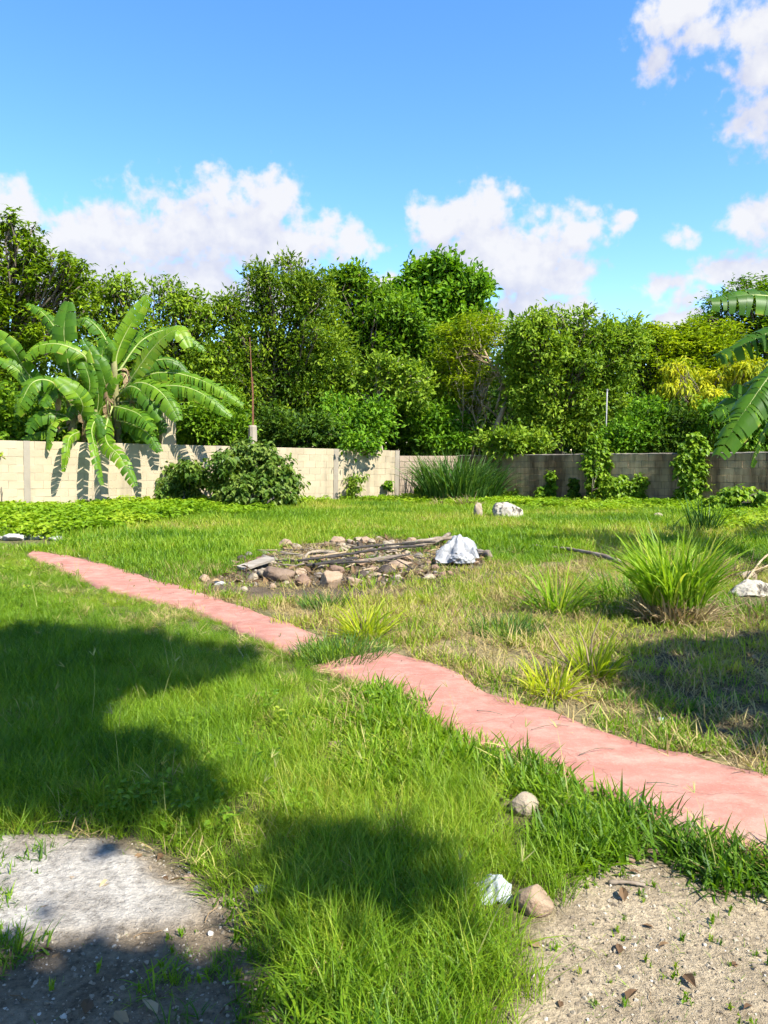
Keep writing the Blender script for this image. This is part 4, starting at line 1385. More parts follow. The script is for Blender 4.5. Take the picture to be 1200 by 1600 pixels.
M['rust'] = mat_solid('rusty_steel', [(0.3, (0.09, 0.035, 0.018)), (0.7, (0.22, 0.10, 0.05))], 12, rough=0.8)
M['galv'] = mat_solid('dull_galvanised_steel', [(0.3, (0.20, 0.20, 0.19)), (0.7, (0.30, 0.30, 0.29))], 8, rough=0.55)
pp = WA + dirL * on_left(400) + np.array([-0.12, 0.22])
root = empty('concrete_post', (pp[0], pp[1], 0), 'short concrete post with a tall rusty rod above the wall', 'post')
mb = MB()
mb.add(*tube(np.array([(0, 0, z) for z in (-0.1, 0.8, 1.6, 2.22, 2.27)]), [0.14, 0.14, 0.137, 0.132, 0.11], 10))
mb.build('shaft', M['column'], root)
mb = MB()
mb.add(*tube(np.array([(0, 0, 2.2), (0.01, 0, 3.2), (-0.02, 0.01, 4.1), (-0.05, 0.02, 4.85)]), [0.018, 0.017, 0.015, 0.013], 6))
mb.add(*tube(np.array([(0.03, 0.02, 2.2), (0.03, 0.03, 3.0), (0.02, 0.03, 3.7)]), [0.014] * 3, 6))
mb.build('rod', M['rust'], root)
b = gx(945, 25.0)
root = empty('metal_pole', (b[0], b[1], 0), 'thin pale metal pole standing behind the dark wall', 'pole')
mb = MB()
mb.add(*tube(np.array([(0, 0, -0.1), (0, 0, 2), (0.01, 0, 3.45)]), [0.022] * 3, 8))
mb.build('shaft', M['galv'], root, smooth=True)
mb = MB()
mb.add(*tube(np.array([(0.01, 0, 3.44), (0.01, 0, 3.50)]), [0.034] * 2, 8))
mb.build('cap', M['galv'], root)


# ------------------------------------------------------------------ shrubs and creepers in the yard
def gpx(px, py):
    g = G(px, py)
    return (g[0], g[1])


def wl(px, off):
    p = WA + dirL * on_left(px) + np.array([dirL[1], -dirL[0]]) * off
    return (p[0], p[1])


def wr(px, off):
    p = WC + dirR * on_right(px) + np.array([dirR[1], -dirR[0]]) * off
    return (p[0], p[1])


tree('garden_shrub', 'big leafy shrub standing before the cream wall under the rusty rod', 'shrub', gpx(402, 797), [(395, 712, 40, 24), (362, 735, 40, 34), (425, 740, 34, 30), (400, 765, 60, 26), (450, 752, 24, 18), (360, 770, 28, 22), (440, 772, 26, 18), (385, 698, 16, 12), (422, 715, 20, 16)],
     20.6, M['lf_shrub'], 620, 12, 'ovate', 0.17, 0.095, 0.12, 'droop', 0.03, stems=4, group='shrubs before the walls', fork=0.3)
tree('garden_shrub', 'smaller leafy shrub left of the big one with wall showing between them', 'shrub', gpx(285, 792), [(275, 742, 30, 18), (300, 735, 26, 16), (285, 765, 30, 18), (262, 765, 20, 14), (315, 745, 18, 14)],
     21.0, M['lf_shrub'], 270, 12, 'ovate', 0.16, 0.09, 0.11, 'droop', 0.025, stems=3, group='shrubs before the walls', fork=0.3)
vines = 'creepers climbing the dark wall'
Yv = wr(935, 0.2)[1]
tree('wall_creeper', 'tall bright creeper climbing over the dark wall below the thin pole', 'creeper', wr(938, 0.15), [(936, 708, 20, 20), (932, 735, 21, 24), (944, 762, 24, 26), (938, 785, 24, 16), (945, 722, 14, 12), (932, 690, 8, 10)],
     Yv, M['lf_vine'], 594, 11, 'ovate', 0.14, 0.105, 0.09, 'droop', 0.02, stems=2, group=vines, depth=0.45)
tree('wall_creeper', 'low bushy creeper spreading right from the tall bright creeper', 'creeper', wr(975, 0.5), [(965, 762, 24, 18), (985, 772, 26, 22), (965, 786, 28, 16), (1003, 752, 14, 10), (1018, 748, 10, 6), (990, 788, 16, 10)],
     wr(975, 0.6)[1], M['lf_vine'], 594, 11, 'ovate', 0.13, 0.095, 0.09, 'droop', 0.02, stems=3, group=vines, depth=0.5)
tree('wall_creeper', 'dense creeper column hanging on the dark wall near the right banana leaf', 'creeper', wr(1080, 0.15), [(1085, 702, 22, 18), (1078, 727, 25, 24), (1085, 752, 24, 24), (1078, 776, 24, 20), (1090, 735, 18, 20), (1086, 684, 10, 8)],
     wr(1082, 0.22)[1], M['lf_vine'], 684, 11, 'ovate', 0.13, 0.105, 0.09, 'droop', 0.02, stems=2, group=vines, depth=0.45)
tree('wall_creeper', 'slim dark creeper on the pale patch of the dark wall', 'creeper', wr(862, 0.12), [(862, 745, 8, 10), (861, 762, 9, 12), (862, 778, 10, 10), (846, 772, 8, 12)], wr(862, 0.15)[1], M['lf_mid'], 110, 10, 'ovate', 0.13, 0.09, 0.08, 'droop', 0.015, group=vines, depth=0.5)
tree('wall_creeper', 'faint dark creeper left of the tall bright creeper', 'creeper', wr(900, 0.12), [(899, 756, 9, 12), (898, 775, 12, 12), (905, 788, 14, 9)], wr(900, 0.15)[1], M['lf_dark'], 90, 10, 'ovate', 0.13, 0.09, 0.08, 'droop', 0.015, group=vines, depth=0.5)
tree('wall_creeper', 'low dark weeds at the foot of the dark wall right of the rush clump', 'creeper', wr(800, 0.2), [(785, 778, 14, 14), (806, 776, 10, 12), (770, 775, 12, 12), (828, 782, 12, 8)], wr(800, 0.25)[1], M['lf_dark'], 150, 10, 'ovate', 0.14, 0.09, 0.09, 'droop', 0.015, stems=3, group=vines, depth=0.5)
tree('leafy_weed', 'lush yellow green weed at the foot of the dark wall near the right edge', 'weed', gpx(1140, 802), [(1120, 786, 16, 10), (1142, 776, 20, 13), (1160, 788, 18, 12), (1155, 768, 12, 7), (1130, 800, 22, 10), (1185, 780, 14, 12)], 18.6, M['lf_vine'], 230, 11, 'ovate', 0.14, 0.10, 0.09, 'droop', 0.015, stems=4)
tree('leafy_weed', 'pale thin weed before the cream wall near its column', 'weed', gpx(558, 778), [(545, 750, 14, 9), (562, 745, 14, 8), (552, 762, 18, 8)], wl(555, 0.6)[1], M['lf_pale'], 50, 9, 'lance', 0.16, 0.06, 0.1, 'droop', 0.012, stems=3, fork=0.5)
tree('leafy_weed', 'small bright creeper at the end of the cream wall', 'weed', wl(606, 0.12), [(606, 757, 6, 7), (605, 768, 7, 6)], wl(606, 0.15)[1], M['lf_bright'], 36, 9, 'ovate', 0.12, 0.09, 0.06, 'droop', 0.01, fork=0.5)
tree('leafy_weed', 'yellowish leafy shoot on the cream wall at the left edge', 'weed', wl(2, 0.2), [(-6, 712, 12, 10), (4, 722, 8, 12), (-10, 735, 14, 12)], wl(0, 0.3)[1], M['lf_lime'], 60, 9, 'ovate', 0.13, 0.08, 0.07, 'droop', 0.012, fork=0.5)
tree('leafy_weed', 'broad leaved weed beside the tall rush clump at the corner', 'weed', gpx(672, 783), [(668, 770, 18, 12), (690, 776, 18, 10), (705, 775, 12, 10)], G(672, 783)[1], M['lf_bright'], 110, 10, 'ovate', 0.14, 0.09, 0.09, 'droop', 0.012, stems=3)


# ------------------------------------------------------------------ grass
def blades(mb, roots, az, lean, curl, length, width, segs=4, tint=0.5, twist=None):
    n = len(roots)
    s = np.linspace(0, 1, segs + 1)
    th = lean[:, None] + curl[:, None] * s[None, :]
    st = length[:, None] / segs
    hx = np.cumsum(np.concatenate([np.zeros((n, 1)), np.sin(th[:, :-1]) * st], 1), 1)
    hz = np.cumsum(np.concatenate([np.zeros((n, 1)), np.cos(th[:, :-1]) * st], 1), 1)
    e = np.stack([np.cos(az), np.sin(az)], 1)
    C = np.zeros((n, segs + 1, 3))
    C[..., 0] = roots[:, 0:1] + hx * e[:, 0:1]
    C[..., 1] = roots[:, 1:2] + hx * e[:, 1:2]
    C[..., 2] = roots[:, 2:3] + hz
    tw = rng.normal(0, 0.5, n) if twist is None else twist
    sd = np.stack([-np.sin(az + tw), np.cos(az + tw), np.sin(tw) * 0.3], 1)
    w = width[:, None] * np.minimum(1.0, 0.55 + 1.6 * s[None, :]) * (1 - s[None, :] ** 2.2)
    A = C + sd[:, None, :] * w[..., None] * 0.5
    B = C - sd[:, None, :] * w[..., None] * 0.5
    V = np.zeros((n, 2 * segs + 1, 3))
    V[:, 0:2 * segs:2] = A[:, :segs]
    V[:, 1:2 * segs:2] = B[:, :segs]
    V[:, 2 * segs] = C[:, segs]
    k = 2 * segs + 1
    off = np.arange(n)[:, None, None] * k
    q = np.array([(2 * i, 2 * i + 1, 2 * i + 3, 2 * i + 2) for i in range(segs - 1)]).reshape(-1, 4)
    t = np.array([(2 * segs - 2, 2 * segs - 1, 2 * segs)])
    mb.add(V.reshape(-1, 3), (q[None] + off).reshape(-1, 4) if len(q) else None, (t[None] + off).reshape(-1, 3), np.repeat(np.broadcast_to(np.asarray(tint, float), (n,)), k))


def disc(n, r):
    a, k = rng.random(n) * 6.283, np.sqrt(rng.random(n)) * r
    return np.stack([np.cos(a) * k, np.sin(a) * k, np.full(n, -0.01)], 1)


def tuft(n, r, L, W, lean, curl, segs=4, tint=(0.5, 0.2), out=0.0):
    mb = MB()
    ro = disc(n, r)
    az = rng.random(n) * 6.283
    if out:
        az = np.arctan2(ro[:, 1], ro[:, 0]) + rng.normal(0, out, n)
    blades(mb, ro, az, np.abs(rng.normal(lean[0], lean[1], n)), rng.uniform(curl[0], curl[1], n), rng.uniform(L[0], L[1], n), W * rng.uniform(0.7, 1.2, n), segs, np.clip(rng.normal(tint[0], tint[1], n), 0, 1))
    return mb


def leaf_tuft(n, r, h, L, W, leaf='ovate'):
    mb = MB()
    ro = disc(n, r)
    ro[:, 2] = rng.uniform(0.2, 1.0, n) * h
    D = rand_dirs(n) * np.array([1, 1, 0.25])
    leaves(mb, leaf, ro, D, np.array([0, 0, 1.0]) + rand_dirs(n) * 0.45, rng.uniform(0.7, 1.2, n) * L, rng.uniform(0.8, 1.2, n) * W, np.clip(rng.normal(0.5, 0.2, n), 0, 1))
    m2 = min(n, 14)
    blades(mb, ro[:m2] * np.array([1, 1, 0]), rng.random(m2) * 6.28, np.full(m2, 0.2), np.full(m2, 0.2), ro[:m2, 2] + 0.02, np.full(m2, 0.006), 2, 0.4)
    return mb


PROTO = {}


def proto_set(key, mbs, mat):
    c = bpy.data.collections.new('sprigs_' + key)
    for i, mb in enumerate(mbs):
        me = mb.mesh('sprig_%s' % key)
        me.materials.append(mat)
        o = bpy.data.objects.new('sprig_%s_%02d' % (key, i), me)
        c.objects.link(o)
    PROTO[key] = (c, len(mbs))


gr_stops = [(0.05, (0.043, 0.105, 0.006)), (0.30, (0.090, 0.183, 0.007)), (0.55, (0.148, 0.250, 0.010)), (0.80, (0.215, 0.300, 0.016)), (1.0, (0.32, 0.32, 0.05))]
M['grass'] = mat_leaf('grass_blade', gr_stops, 0.40, 0.5, inst=True, spec=0.25)
M['grass_dry'] = mat_leaf('dry_grass_blade', [(0.1, (0.17, 0.12, 0.05)), (0.4, (0.31, 0.235, 0.095)), (0.7, (0.43, 0.34, 0.15)), (1.0, (0.32, 0.34, 0.07))], 0.25, 0.7, inst=True, tcol=(0.8, 0.75, 0.5), spec=0.1)
M['creep'] = mat_leaf('ground_cover_leaf', [(0.1, (0.09, 0.18, 0.008)), (0.5, (0.17, 0.28, 0.011)), (0.9, (0.28, 0.36, 0.02))], 0.35, 0.45, inst=True)
proto_set('tall', [tuft(60, 0.11, (0.13, 0.27), 0.0046, (0.35, 0.28), (0.5, 1.7), 5) for _ in range(6)]
          + [tuft(46, 0.10, (0.16, 0.32), 0.0042, (0.25, 0.22), (0.3, 1.6), 5, (0.55, 0.2)) for _ in range(4)], M['grass'])
proto_set('crab', [tuft(34, 0.09, (0.07, 0.15), 0.0095, (0.7, 0.4), (0.2, 1.1), 4, (0.42, 0.2)) for _ in range(6)], M['grass'])
proto_set('lawn', [tuft(46, 0.13, (0.05, 0.13), 0.0075, (0.45, 0.35), (0.3, 1.2), 3) for _ in range(6)], M['grass'])
proto_set('lawn_far', [tuft(40, 0.2, (0.07, 0.17), 0.013, (0.45, 0.35), (0.3, 1.0), 2) for _ in range(6)], M['grass'])
proto_set('dry', [tuft(40, 0.13, (0.06, 0.17), 0.0055, (1.1, 0.35), (0.0, 0.8), 3) for _ in range(6)], M['grass_dry'])
proto_set('creeper', [leaf_tuft(64, 0.17, 0.16, 0.068, 0.055) for _ in range(5)], M['creep'])
proto_set('clover', [leaf_tuft(26, 0.09, 0.11, 0.032, 0.022) for _ in range(4)], M['grass'])
proto_set('weed', [leaf_tuft(7, 0.02, 0.015, 0.010, 0.006) for _ in range(2)] + [tuft(k_, 0.045, (0.015, 0.06), 0.0026, (1.15, 0.3), (0.0, 0.5), 3) for k_ in (4, 6, 9, 12, 7)], M['grass'])
M['culm'] = mat_leaf('seed_stalk', [(0.2, (0.12, 0.16, 0.03)), (0.8, (0.30, 0.30, 0.10))], 0.2, 0.6, inst=True)


def culm():
    mb = MB()
    h = rng.uniform(0.30, 0.42)
    b = np.array([[0, 0, -0.01]])
    ln, cu = 0.15, rng.uniform(0.2, 0.5)
    blades(mb, b, np.array([0.0]), np.array([ln]), np.array([cu]), np.array([h]), np.array([0.004]), 6, 0.5, np.array([0.0]))
    tip = mb.v[-1][-1]
    n = 5
    blades(mb, np.repeat(tip[None], n, 0), rng.uniform(-1.2, 1.2, n), rng.uniform(0.5, 1.3, n), rng.uniform(0.0, 0.4, n), np.full(n, 0.06), np.full(n, 0.005), 3, 0.8)
    return mb


proto_set('culm', [culm() for _ in range(4)], M['culm'])


def gravel_bit():
    mb = MB()
    v = np.array([(1, 0, 0), (-1, 0, 0), (0, 1, 0), (0, -1, 0), (0, 0, 0.8), (0, 0, -0.6), (0.6, 0.6, 0.4), (-0.6, 0.5, 0.45)]) * rng.uniform(0.6, 1.1, (8, 1))
    t = [(0, 6, 4), (6, 2, 4), (2, 7, 4), (7, 1, 4), (1, 3, 4), (3, 0, 4), (0, 2, 6), (2, 1, 7), (0, 5, 2), (2, 5, 1), (1, 5, 3), (3, 5, 0)]
    mb.add(v * 0.01, None, t)
    return mb


M['gravel'] = None


def mat_gravel():
    m, nt, out = new_mat('gravel')
    p = nt.nodes.new('ShaderNodeBsdfPrincipled')
    p.inputs['Roughness'].default_value = 0.9
    c = ramp(nt, attr(nt, 'itint', 'INSTANCER').outputs['Fac'], [(0.0, (0.07, 0.055, 0.04)), (0.35, (0.17, 0.135, 0.09)), (0.7, (0.27, 0.225, 0.16)), (1.0, (0.45, 0.42, 0.36))])
    nt.links.new(c, p.inputs['Base Color'])
    nt.links.new(p.outputs[0], out.inputs[0])
    return m


M['gravel'] = mat_gravel()
proto_set('gravel', [gravel_bit() for _ in range(6)], M['gravel'])


def twig_bit():
    mb = MB()
    p = np.array([(0, 0, 0.006), (0.03, 0.006, 0.008), (0.06, -0.004, 0.006), (0.09, 0.004, 0.004)])
    mb.add(*tube(p, [0.0022, 0.002, 0.0018, 0.001], 4))
    return mb


def litter_bit():
    mb = MB()
    leaves(mb, 'ovate', np.zeros((1, 3)) + [0, 0, 0.008], rand_dirs(1) * [1, 1, 0.1], np.array([[0.1, 0.1, 1.0]]), np.array([0.06]), np.array([0.03]), np.array([0.5]))
    return mb


M['litter'] = mat_leaf('leaf_litter', [(0.0, (0.07, 0.04, 0.022)), (0.5, (0.18, 0.115, 0.06)), (1.0, (0.34, 0.25, 0.14))], 0.1, 0.8, inst=True, tcol=(0.8, 0.7, 0.5), spec=0.1)
proto_set('litter', [litter_bit() for _ in range(3)] + [twig_bit() for _ in range(3)], M['litter'])


def scatter(name, label, cat, key, P, scale, tint, tilt=0.12):
    """one object: every point carries a sprig of the set"""
    n = len(P)
    coll, k = PROTO[key]
    me = bpy.data.meshes.new(name)
    me.vertices.add(n)
    me.vertices.foreach_set('co', P.astype(np.float32).ravel())
    rot = np.stack([rng.normal(0, tilt, n), rng.normal(0, tilt, n), rng.random(n) * 6.283], 1)
    for nm, ty, dat, f in (('rot', 'FLOAT_VECTOR', rot, 'vector'), ('scl', 'FLOAT', scale, 'value'), ('itint', 'FLOAT', np.clip(tint, 0, 1), 'value')):
        a = me.attributes.new(nm, ty, 'POINT')
        a.data.foreach_set(f, np.asarray(dat, np.float32).ravel())
    a = me.attributes.new('idx', 'INT', 'POINT')
    a.data.foreach_set('value', rng.integers(0, k, n).astype(np.int32))
    o = bpy.data.objects.new(name, me)
    COL.objects.link(o)
    ng = bpy.data.node_groups.new('scatter_' + name, 'GeometryNodeTree')
    ng.interface.new_socket('Geometry', in_out='INPUT', socket_type='NodeSocketGeometry')
    ng.interface.new_socket('Geometry', in_out='OUTPUT', socket_type='NodeSocketGeometry')
    N, L = ng.nodes, ng.links
    gi, go = N.new('NodeGroupInput'), N.new('NodeGroupOutput')
    ci = N.new('GeometryNodeCollectionInfo')
    ci.inputs['Collection'].default_value = coll
    ci.inputs['Separate Children'].default_value = True
    ci.inputs['Reset Children'].default_value = True
    ip = N.new('GeometryNodeInstanceOnPoints')
    ip.inputs['Pick Instance'].default_value = True
    L.new(gi.outputs[0], ip.inputs['Points'])
    L.new(ci.outputs[0], ip.inputs['Instance'])
    def na(nm, ty, sock):
        x = N.new('GeometryNodeInputNamedAttribute')
        x.data_type = ty
        x.inputs['Name'].default_value = nm
        L.new([q for q in x.outputs if q.enabled][0], ip.inputs[sock])
    na('idx', 'INT', 'Instance Index')
    na('rot', 'FLOAT_VECTOR', 'Rotation')
    na('scl', 'FLOAT', 'Scale')
    L.new(ip.outputs[0], go.inputs[0])
    md = o.modifiers.new('scatter', 'NODES')
    md.node_group = ng
    return tag(o, label, cat, kind='stuff')


def cand(n, x0, x1, y0, y1):
    P = np.stack([rng.uniform(x0, x1, n), rng.uniform(y0, y1, n), np.zeros(n)], 1)
    P[:, 2] = H(P[:, 0], P[:, 1])
    return P


def inside(P, margin=0.12):
    """in front of both walls"""
    nl = np.array([dirL[1], -dirL[0]])
    nr = np.array([dirR[1], -dirR[0]])
    return ((P[:, :2] - WA) @ nl > margin) & ((P[:, :2] - WC) @ nr > margin)


CLEAR = [(40, 849, 66, 8), (820, 1282, 40, 34), (838, 1442, 66, 46), (772, 1416, 40, 40), (524, 1178, 22, 18), (408, 1402, 24, 22), (318, 912, 16, 12), (341, 918, 18, 8), (1180, 940, 40, 12)]


def cleared(q):
    k = np.zeros(len(q), bool)
    for x, y, a, b in CLEAR:
        k |= ((q[:, 0] - x) / a) ** 2 + ((q[:, 1] - y) / b) ** 2 < 1
    return k


FGREG = [(-3000, 845), (0, 852), (30, 866)] + LO1[1:-1] + [(480, 1040)] + LO2[1:] + [(3000, 2200), (3000, 4000), (-3000, 4000)]


def grass_all():
    # --- long grass on the near side of the path
    P = cand(27000, -7.0, 3.4, 1.6, 13.0)
    q0 = pix(P)
    q = wob(P, 9)
    near_sand = inpoly(q, SAND)
    near_dirt = inpoly(q, DIRT)
    fg = inpoly(q0 + (q - q0) * 0.35, FGREG) & (q0[:, 0] > -500) & (q0[:, 0] < 1700)
    keep = fg & ~near_sand & ~near_dirt
    keep &= ~((np.abs(q[:, 0] - 300) < 26) & (np.abs(q[:, 1] - 1366) < 18))
    keep &= ~cleared(q0)
    # thin out with distance beyond 8 m
    keep &= rng.random(len(P)) < np.where(P[:, 1] > 8, 0.75, 1.0)
    P1, Q1 = P[keep], q0[keep]
    # height: lush in the middle, short by the path
    n2 = fbm(P1[:, :2], 0.9, 81, 3)
    hs = 0.40 + 0.45 * n2
    lo = resample(np.array(LO1[:-1] + LO2), 400)
    d = np.array([np.interp(x, lo[:, 0], lo[:, 1]) for x in Q1[:, 0]])
    edge = sstep(0, 90, Q1[:, 1] - d)
    sc = hs * (0.55 + 0.45 * edge) * np.where(P1[:, 1] > 7, 1.1, 1.0)
    bot = sstep(1230, 1500, Q1[:, 1]) * sstep(380, 520, Q1[:, 0])
    sc *= 1 + 0.15 * bot
    ti = 0.50 + (fbm(P1[:, :2], 0.8, 83, 3) - 0.5) * 0.9 + rng.normal(0, 0.13, len(P1)) + 0.08 * sstep(5, 10, P1[:, 1])
    crab = (edge < 0.35) & (Q1[:, 0] > 560) | ((fbm(P1[:, :2], 1.1, 85, 2) > 0.62) & (Q1[:, 0] > 480))
    sel = rng.random(len(P1))
    isc = crab & (sel < 0.8)
    scatter('tall_grass', 'long fine bright green grass on the near side of the path', 'grass', 'tall', P1[~isc], sc[~isc] * rng.uniform(0.8, 1.2, (~isc).sum()), ti[~isc])
    Pc = P1[isc]
    Pc = np.concatenate([Pc, Pc + rng.normal(0, 0.05, Pc.shape) * [1, 1, 0]])
    tc_ = np.concatenate([ti[isc]] * 2) - 0.06
    scatter('broad_grass', 'low broad bladed grass creeping over the path edge', 'grass', 'crab', Pc, rng.uniform(0.8, 1.4, len(Pc)), tc_ + rng.normal(0, 0.05, len(Pc)))
    k = (rng.random(len(P1)) < 0.03) | ((fbm(P1[:, :2], 1.5, 88, 2) > 0.68) & (rng.random(len(P1)) < 0.25))
    scatter('dead_thatch', 'dry blades lying in the long foreground grass', 'grass', 'dry', P1[k] + [0, 0, 0.03], rng.uniform(0.5, 1.0, k.sum()), 0.6 + rng.normal(0, 0.2, k.sum()), 0.3)
    k = (fbm(P1[:, :2], 1.3, 89, 2) > 0.60) & (rng.random(len(P1)) < 0.16)
    scatter('leafy_weeds', 'small round leaved weeds among the foreground grass', 'weeds', 'clover', P1[k], rng.uniform(0.6, 1.2, k.sum()), 0.45 + rng.normal(0, 0.15, k.sum()))
    k = rng.random(len(P1)) < 0.016
    scatter('grass_stalks', 'thin seed stalks standing above the long grass', 'grass', 'culm', P1[k], rng.uniform(0.7, 1.1, k.sum()), rng.uniform(0.3, 1, k.sum()), 0.2)

    # --- lawn beyond the path
    P = cand(52000, -15.5, 13.5, 3.0, 27.0)
    q0 = pix(P)
    q = wob(P, 10)
    ok = inside(P) & (np.abs(P[:, 0] / P[:, 1]) < 0.78)
    onpath = inpoly(q0, PATH1) | inpoly(q0, PATH2)
    mid = ok & ~inpoly(q0, FGREG) & ~onpath & ~cleared(q0)
    straw, litter, ash, cover = inpoly(q, STRAW), inpoly(q, LITTER), inpoly(q, ASH), inpoly(q, COVER)
    pn = fbm(P[:, :2], 0.55, 91, 4)
    right = sstep(560, 800, q0[:, 0]) * sstep(820, 900, q0[:, 1])
    drynoise = pn + 0.13 * right
    g = np.ones(len(P))
    g = np.where(drynoise > 0.59, 0.38, g)
    g = np.where(straw, 0.28 + 0.5 * (pn < 0.45), g)
    g = np.where(litter, 0.25, g)
    g = np.where(ash, 0.05, g)
    g = np.where(cover, 0.25, g)
    r = rng.random(len(P))
    nearY = P[:, 1] < 11
    ti = 0.56 + (pn - 0.5) * 1.3 + rng.normal(0, 0.12, len(P)) + 0.04
    grn = mid & (r < g)
    h = 0.75 + 0.9 * fbm(P[:, :2], 0.35, 95, 3)
    h *= np.where(right > 0.5, 0.85, 1.0)
    a = grn & nearY
    a2 = grn & ~nearY & (rng.random(len(P)) < 0.8)
    scatter('short_grass', 'patchy short green grass beyond the path', 'grass', 'lawn', P[a], h[a] * rng.uniform(0.7, 1.25, a.sum()), ti[a])
    scatter('lawn_grass', 'bright green lawn grass across the back of the yard', 'grass', 'lawn_far', P[a2], h[a2] * rng.uniform(0.7, 1.2, a2.sum()), ti[a2] + 0.04)
    gd = np.zeros(len(P)) + 0.05
    gd = np.where(drynoise > 0.59, 0.6, gd)
    gd = np.where(straw, 0.75, gd)
    gd = np.where(litter, 0.6, gd)
    gd = np.where(ash, 0.25, gd)
    gd = np.where(cover, 0.05, gd)
    b = mid & (rng.random(len(P)) < gd)
    Pd = P[b]
    # straw in the two bare foreground corners and by the chalk patch
    scatter('dry_grass', 'dry straw coloured grass between the path and the rubble', 'grass', 'dry', Pd, rng.uniform(0.7, 1.3, len(Pd)), 0.5 + rng.normal(0, 0.2, len(Pd)))
    # --- crumbled earth, bark and ash of the burnt heap
    Pa = cand(9000, -4.5, 2.5, 8.5, 15.5)
    Pa = Pa[inpoly(wob(Pa, 8), ASH)]
    na_ = len(Pa)
    hf = na_ * 2 // 3
    scatter('earth_crumbs', 'crumbled earth and stone chips of the rubble heap', 'rubble', 'gravel', Pa[:hf], 0.8 + 4.2 * rng.random(hf) ** 3, rng.beta(1.5, 2.6, hf), 0.6)
    scatter('bark_scraps', 'burnt leaves, bark and twigs of the rubble heap', 'rubble', 'litter', Pa[hf:] + [0, 0, 0.02], rng.uniform(0.8, 2.6, na_ - hf), rng.beta(1.1, 2.2, na_ - hf), 0.5)
    # --- leafy ground cover by the walls
    P = cand(16000, -15.5, 13.5, 12.0, 27.0)
    q0 = pix(P)
    q = wob(P, 9)
    c = inside(P, 0.05) & inpoly(q, COVER) & (np.abs(P[:, 0] / P[:, 1]) < 0.75)
    c &= rng.random(len(P)) < np.where(q0[:, 0] < 330, 0.95, 0.30 + 0.4 * (fbm(P[:, :2], 0.7, 97, 2) > 0.5))
    P = P[c]
    q0 = q0[c]
    s = np.where(q0[:, 0] < 330, rng.uniform(0.9, 1.7, len(P)), rng.uniform(0.6, 1.4, len(P)))
    scatter('ground_cover', 'leafy yellow green ground cover along the foot of the walls', 'ground cover', 'creeper', P, s, 0.5 + (fbm(P[:, :2], 0.8, 98, 3) - 0.5) * 0.9 + rng.normal(0, 0.12, len(P)))
    # --- bare corners: grit, sprouts, straw, dead leaves
    P = cand(46000, -2.6, 2.6, 1.5, 4.2)
    q = wob(P, 9)
    q0 = pix(P)
    sa, di, wh = inpoly(q, SAND), inpoly(q, DIRT), inpoly(q, WHITE)
    vis = (q0[:, 0] > -250) & (q0[:, 0] < 1450)
    k = (sa | di) & vis & (rng.random(len(P)) < np.where(wh, 0.30, 0.85))
    n = k.sum()
    scatter('gravel', 'fine grit and small stones on the bare ground', 'gravel', 'gravel', P[k], 0.14 + 0.9 * rng.random(n) ** 5 + 0.3 * rng.random(n), np.where(wh[k], rng.uniform(0.7, 1, n), rng.beta(2.2, 2.2, n)), 0.6)
    pn = fbm(P[:, :2], 2.2, 99, 3)
    k = (sa | di) & vis & (rng.random(len(P)) < np.where(pn > 0.50, 0.10, 0.02)) & ~(wh & (rng.random(len(P)) < 0.5))
    scatter('sprouts', 'tiny green sprouts dotted over the bare ground', 'weeds', 'weed', P[k], rng.uniform(0.4, 1.2, k.sum()), rng.normal(0.5, 0.2, k.sum()))
    k = (sa | di) & vis & (rng.random(len(P)) < np.where(pn < 0.48, 0.018, 0.008))
    P2 = cand(3500, -1.0, 4.5, 3.0, 8.0)
    P2 = P2[inpoly(wob(P2, 9), LITTER) | (inpoly(wob(P2, 9), STRAW) & (rng.random(len(P2)) < 0.35))]
    PL = np.concatenate([P[k], P2])
    scatter('leaf_litter', 'dead leaves and broken twigs lying on the bare and shaded ground', 'litter', 'litter', PL, rng.uniform(0.5, 1.2, len(PL)), rng.random(len(PL)), 0.25)
    k = di & vis & (q0[:, 1] > 1290) & (rng.random(len(P)) < 0.045 * (pn > 0.48)) & ~(wh & (pn < 0.56))
    P3 = P[k]
    scatter('thin_grass', 'thin dull grass on the shaded dirt at the lower left', 'grass', 'crab', P3, rng.uniform(0.3, 0.8, len(P3)), rng.normal(0.4, 0.15, len(P3)))


grass_all()

M['clump'] = mat_leaf('rush_blade', [(0.0, (0.06, 0.14, 0.010)), (0.4, (0.14, 0.25, 0.014)), (0.75, (0.25, 0.36, 0.03)), (1.0, (0.45, 0.43, 0.09))], 0.4, 0.45)
M['clump_dark'] = mat_leaf('dark_rush_blade', [(0.0, (0.025, 0.07, 0.014)), (0.5, (0.05, 0.12, 0.02)), (1.0, (0.11, 0.18, 0.03))], 0.35, 0.45)
M['clump_yellow'] = mat_leaf('yellow_rush_blade', [(0.0, (0.14, 0.21, 0.010)), (0.5, (0.32, 0.37, 0.014)), (1.0, (0.55, 0.50, 0.06))], 0.4, 0.5)
M['straw'] = mat_leaf('straw_blade', [(0.0, (0.12, 0.08, 0.045)), (0.5, (0.27, 0.20, 0.11)), (1.0, (0.45, 0.36, 0.20))], 0.2, 0.7, tcol=(0.8, 0.75, 0.5), spec=0.1)


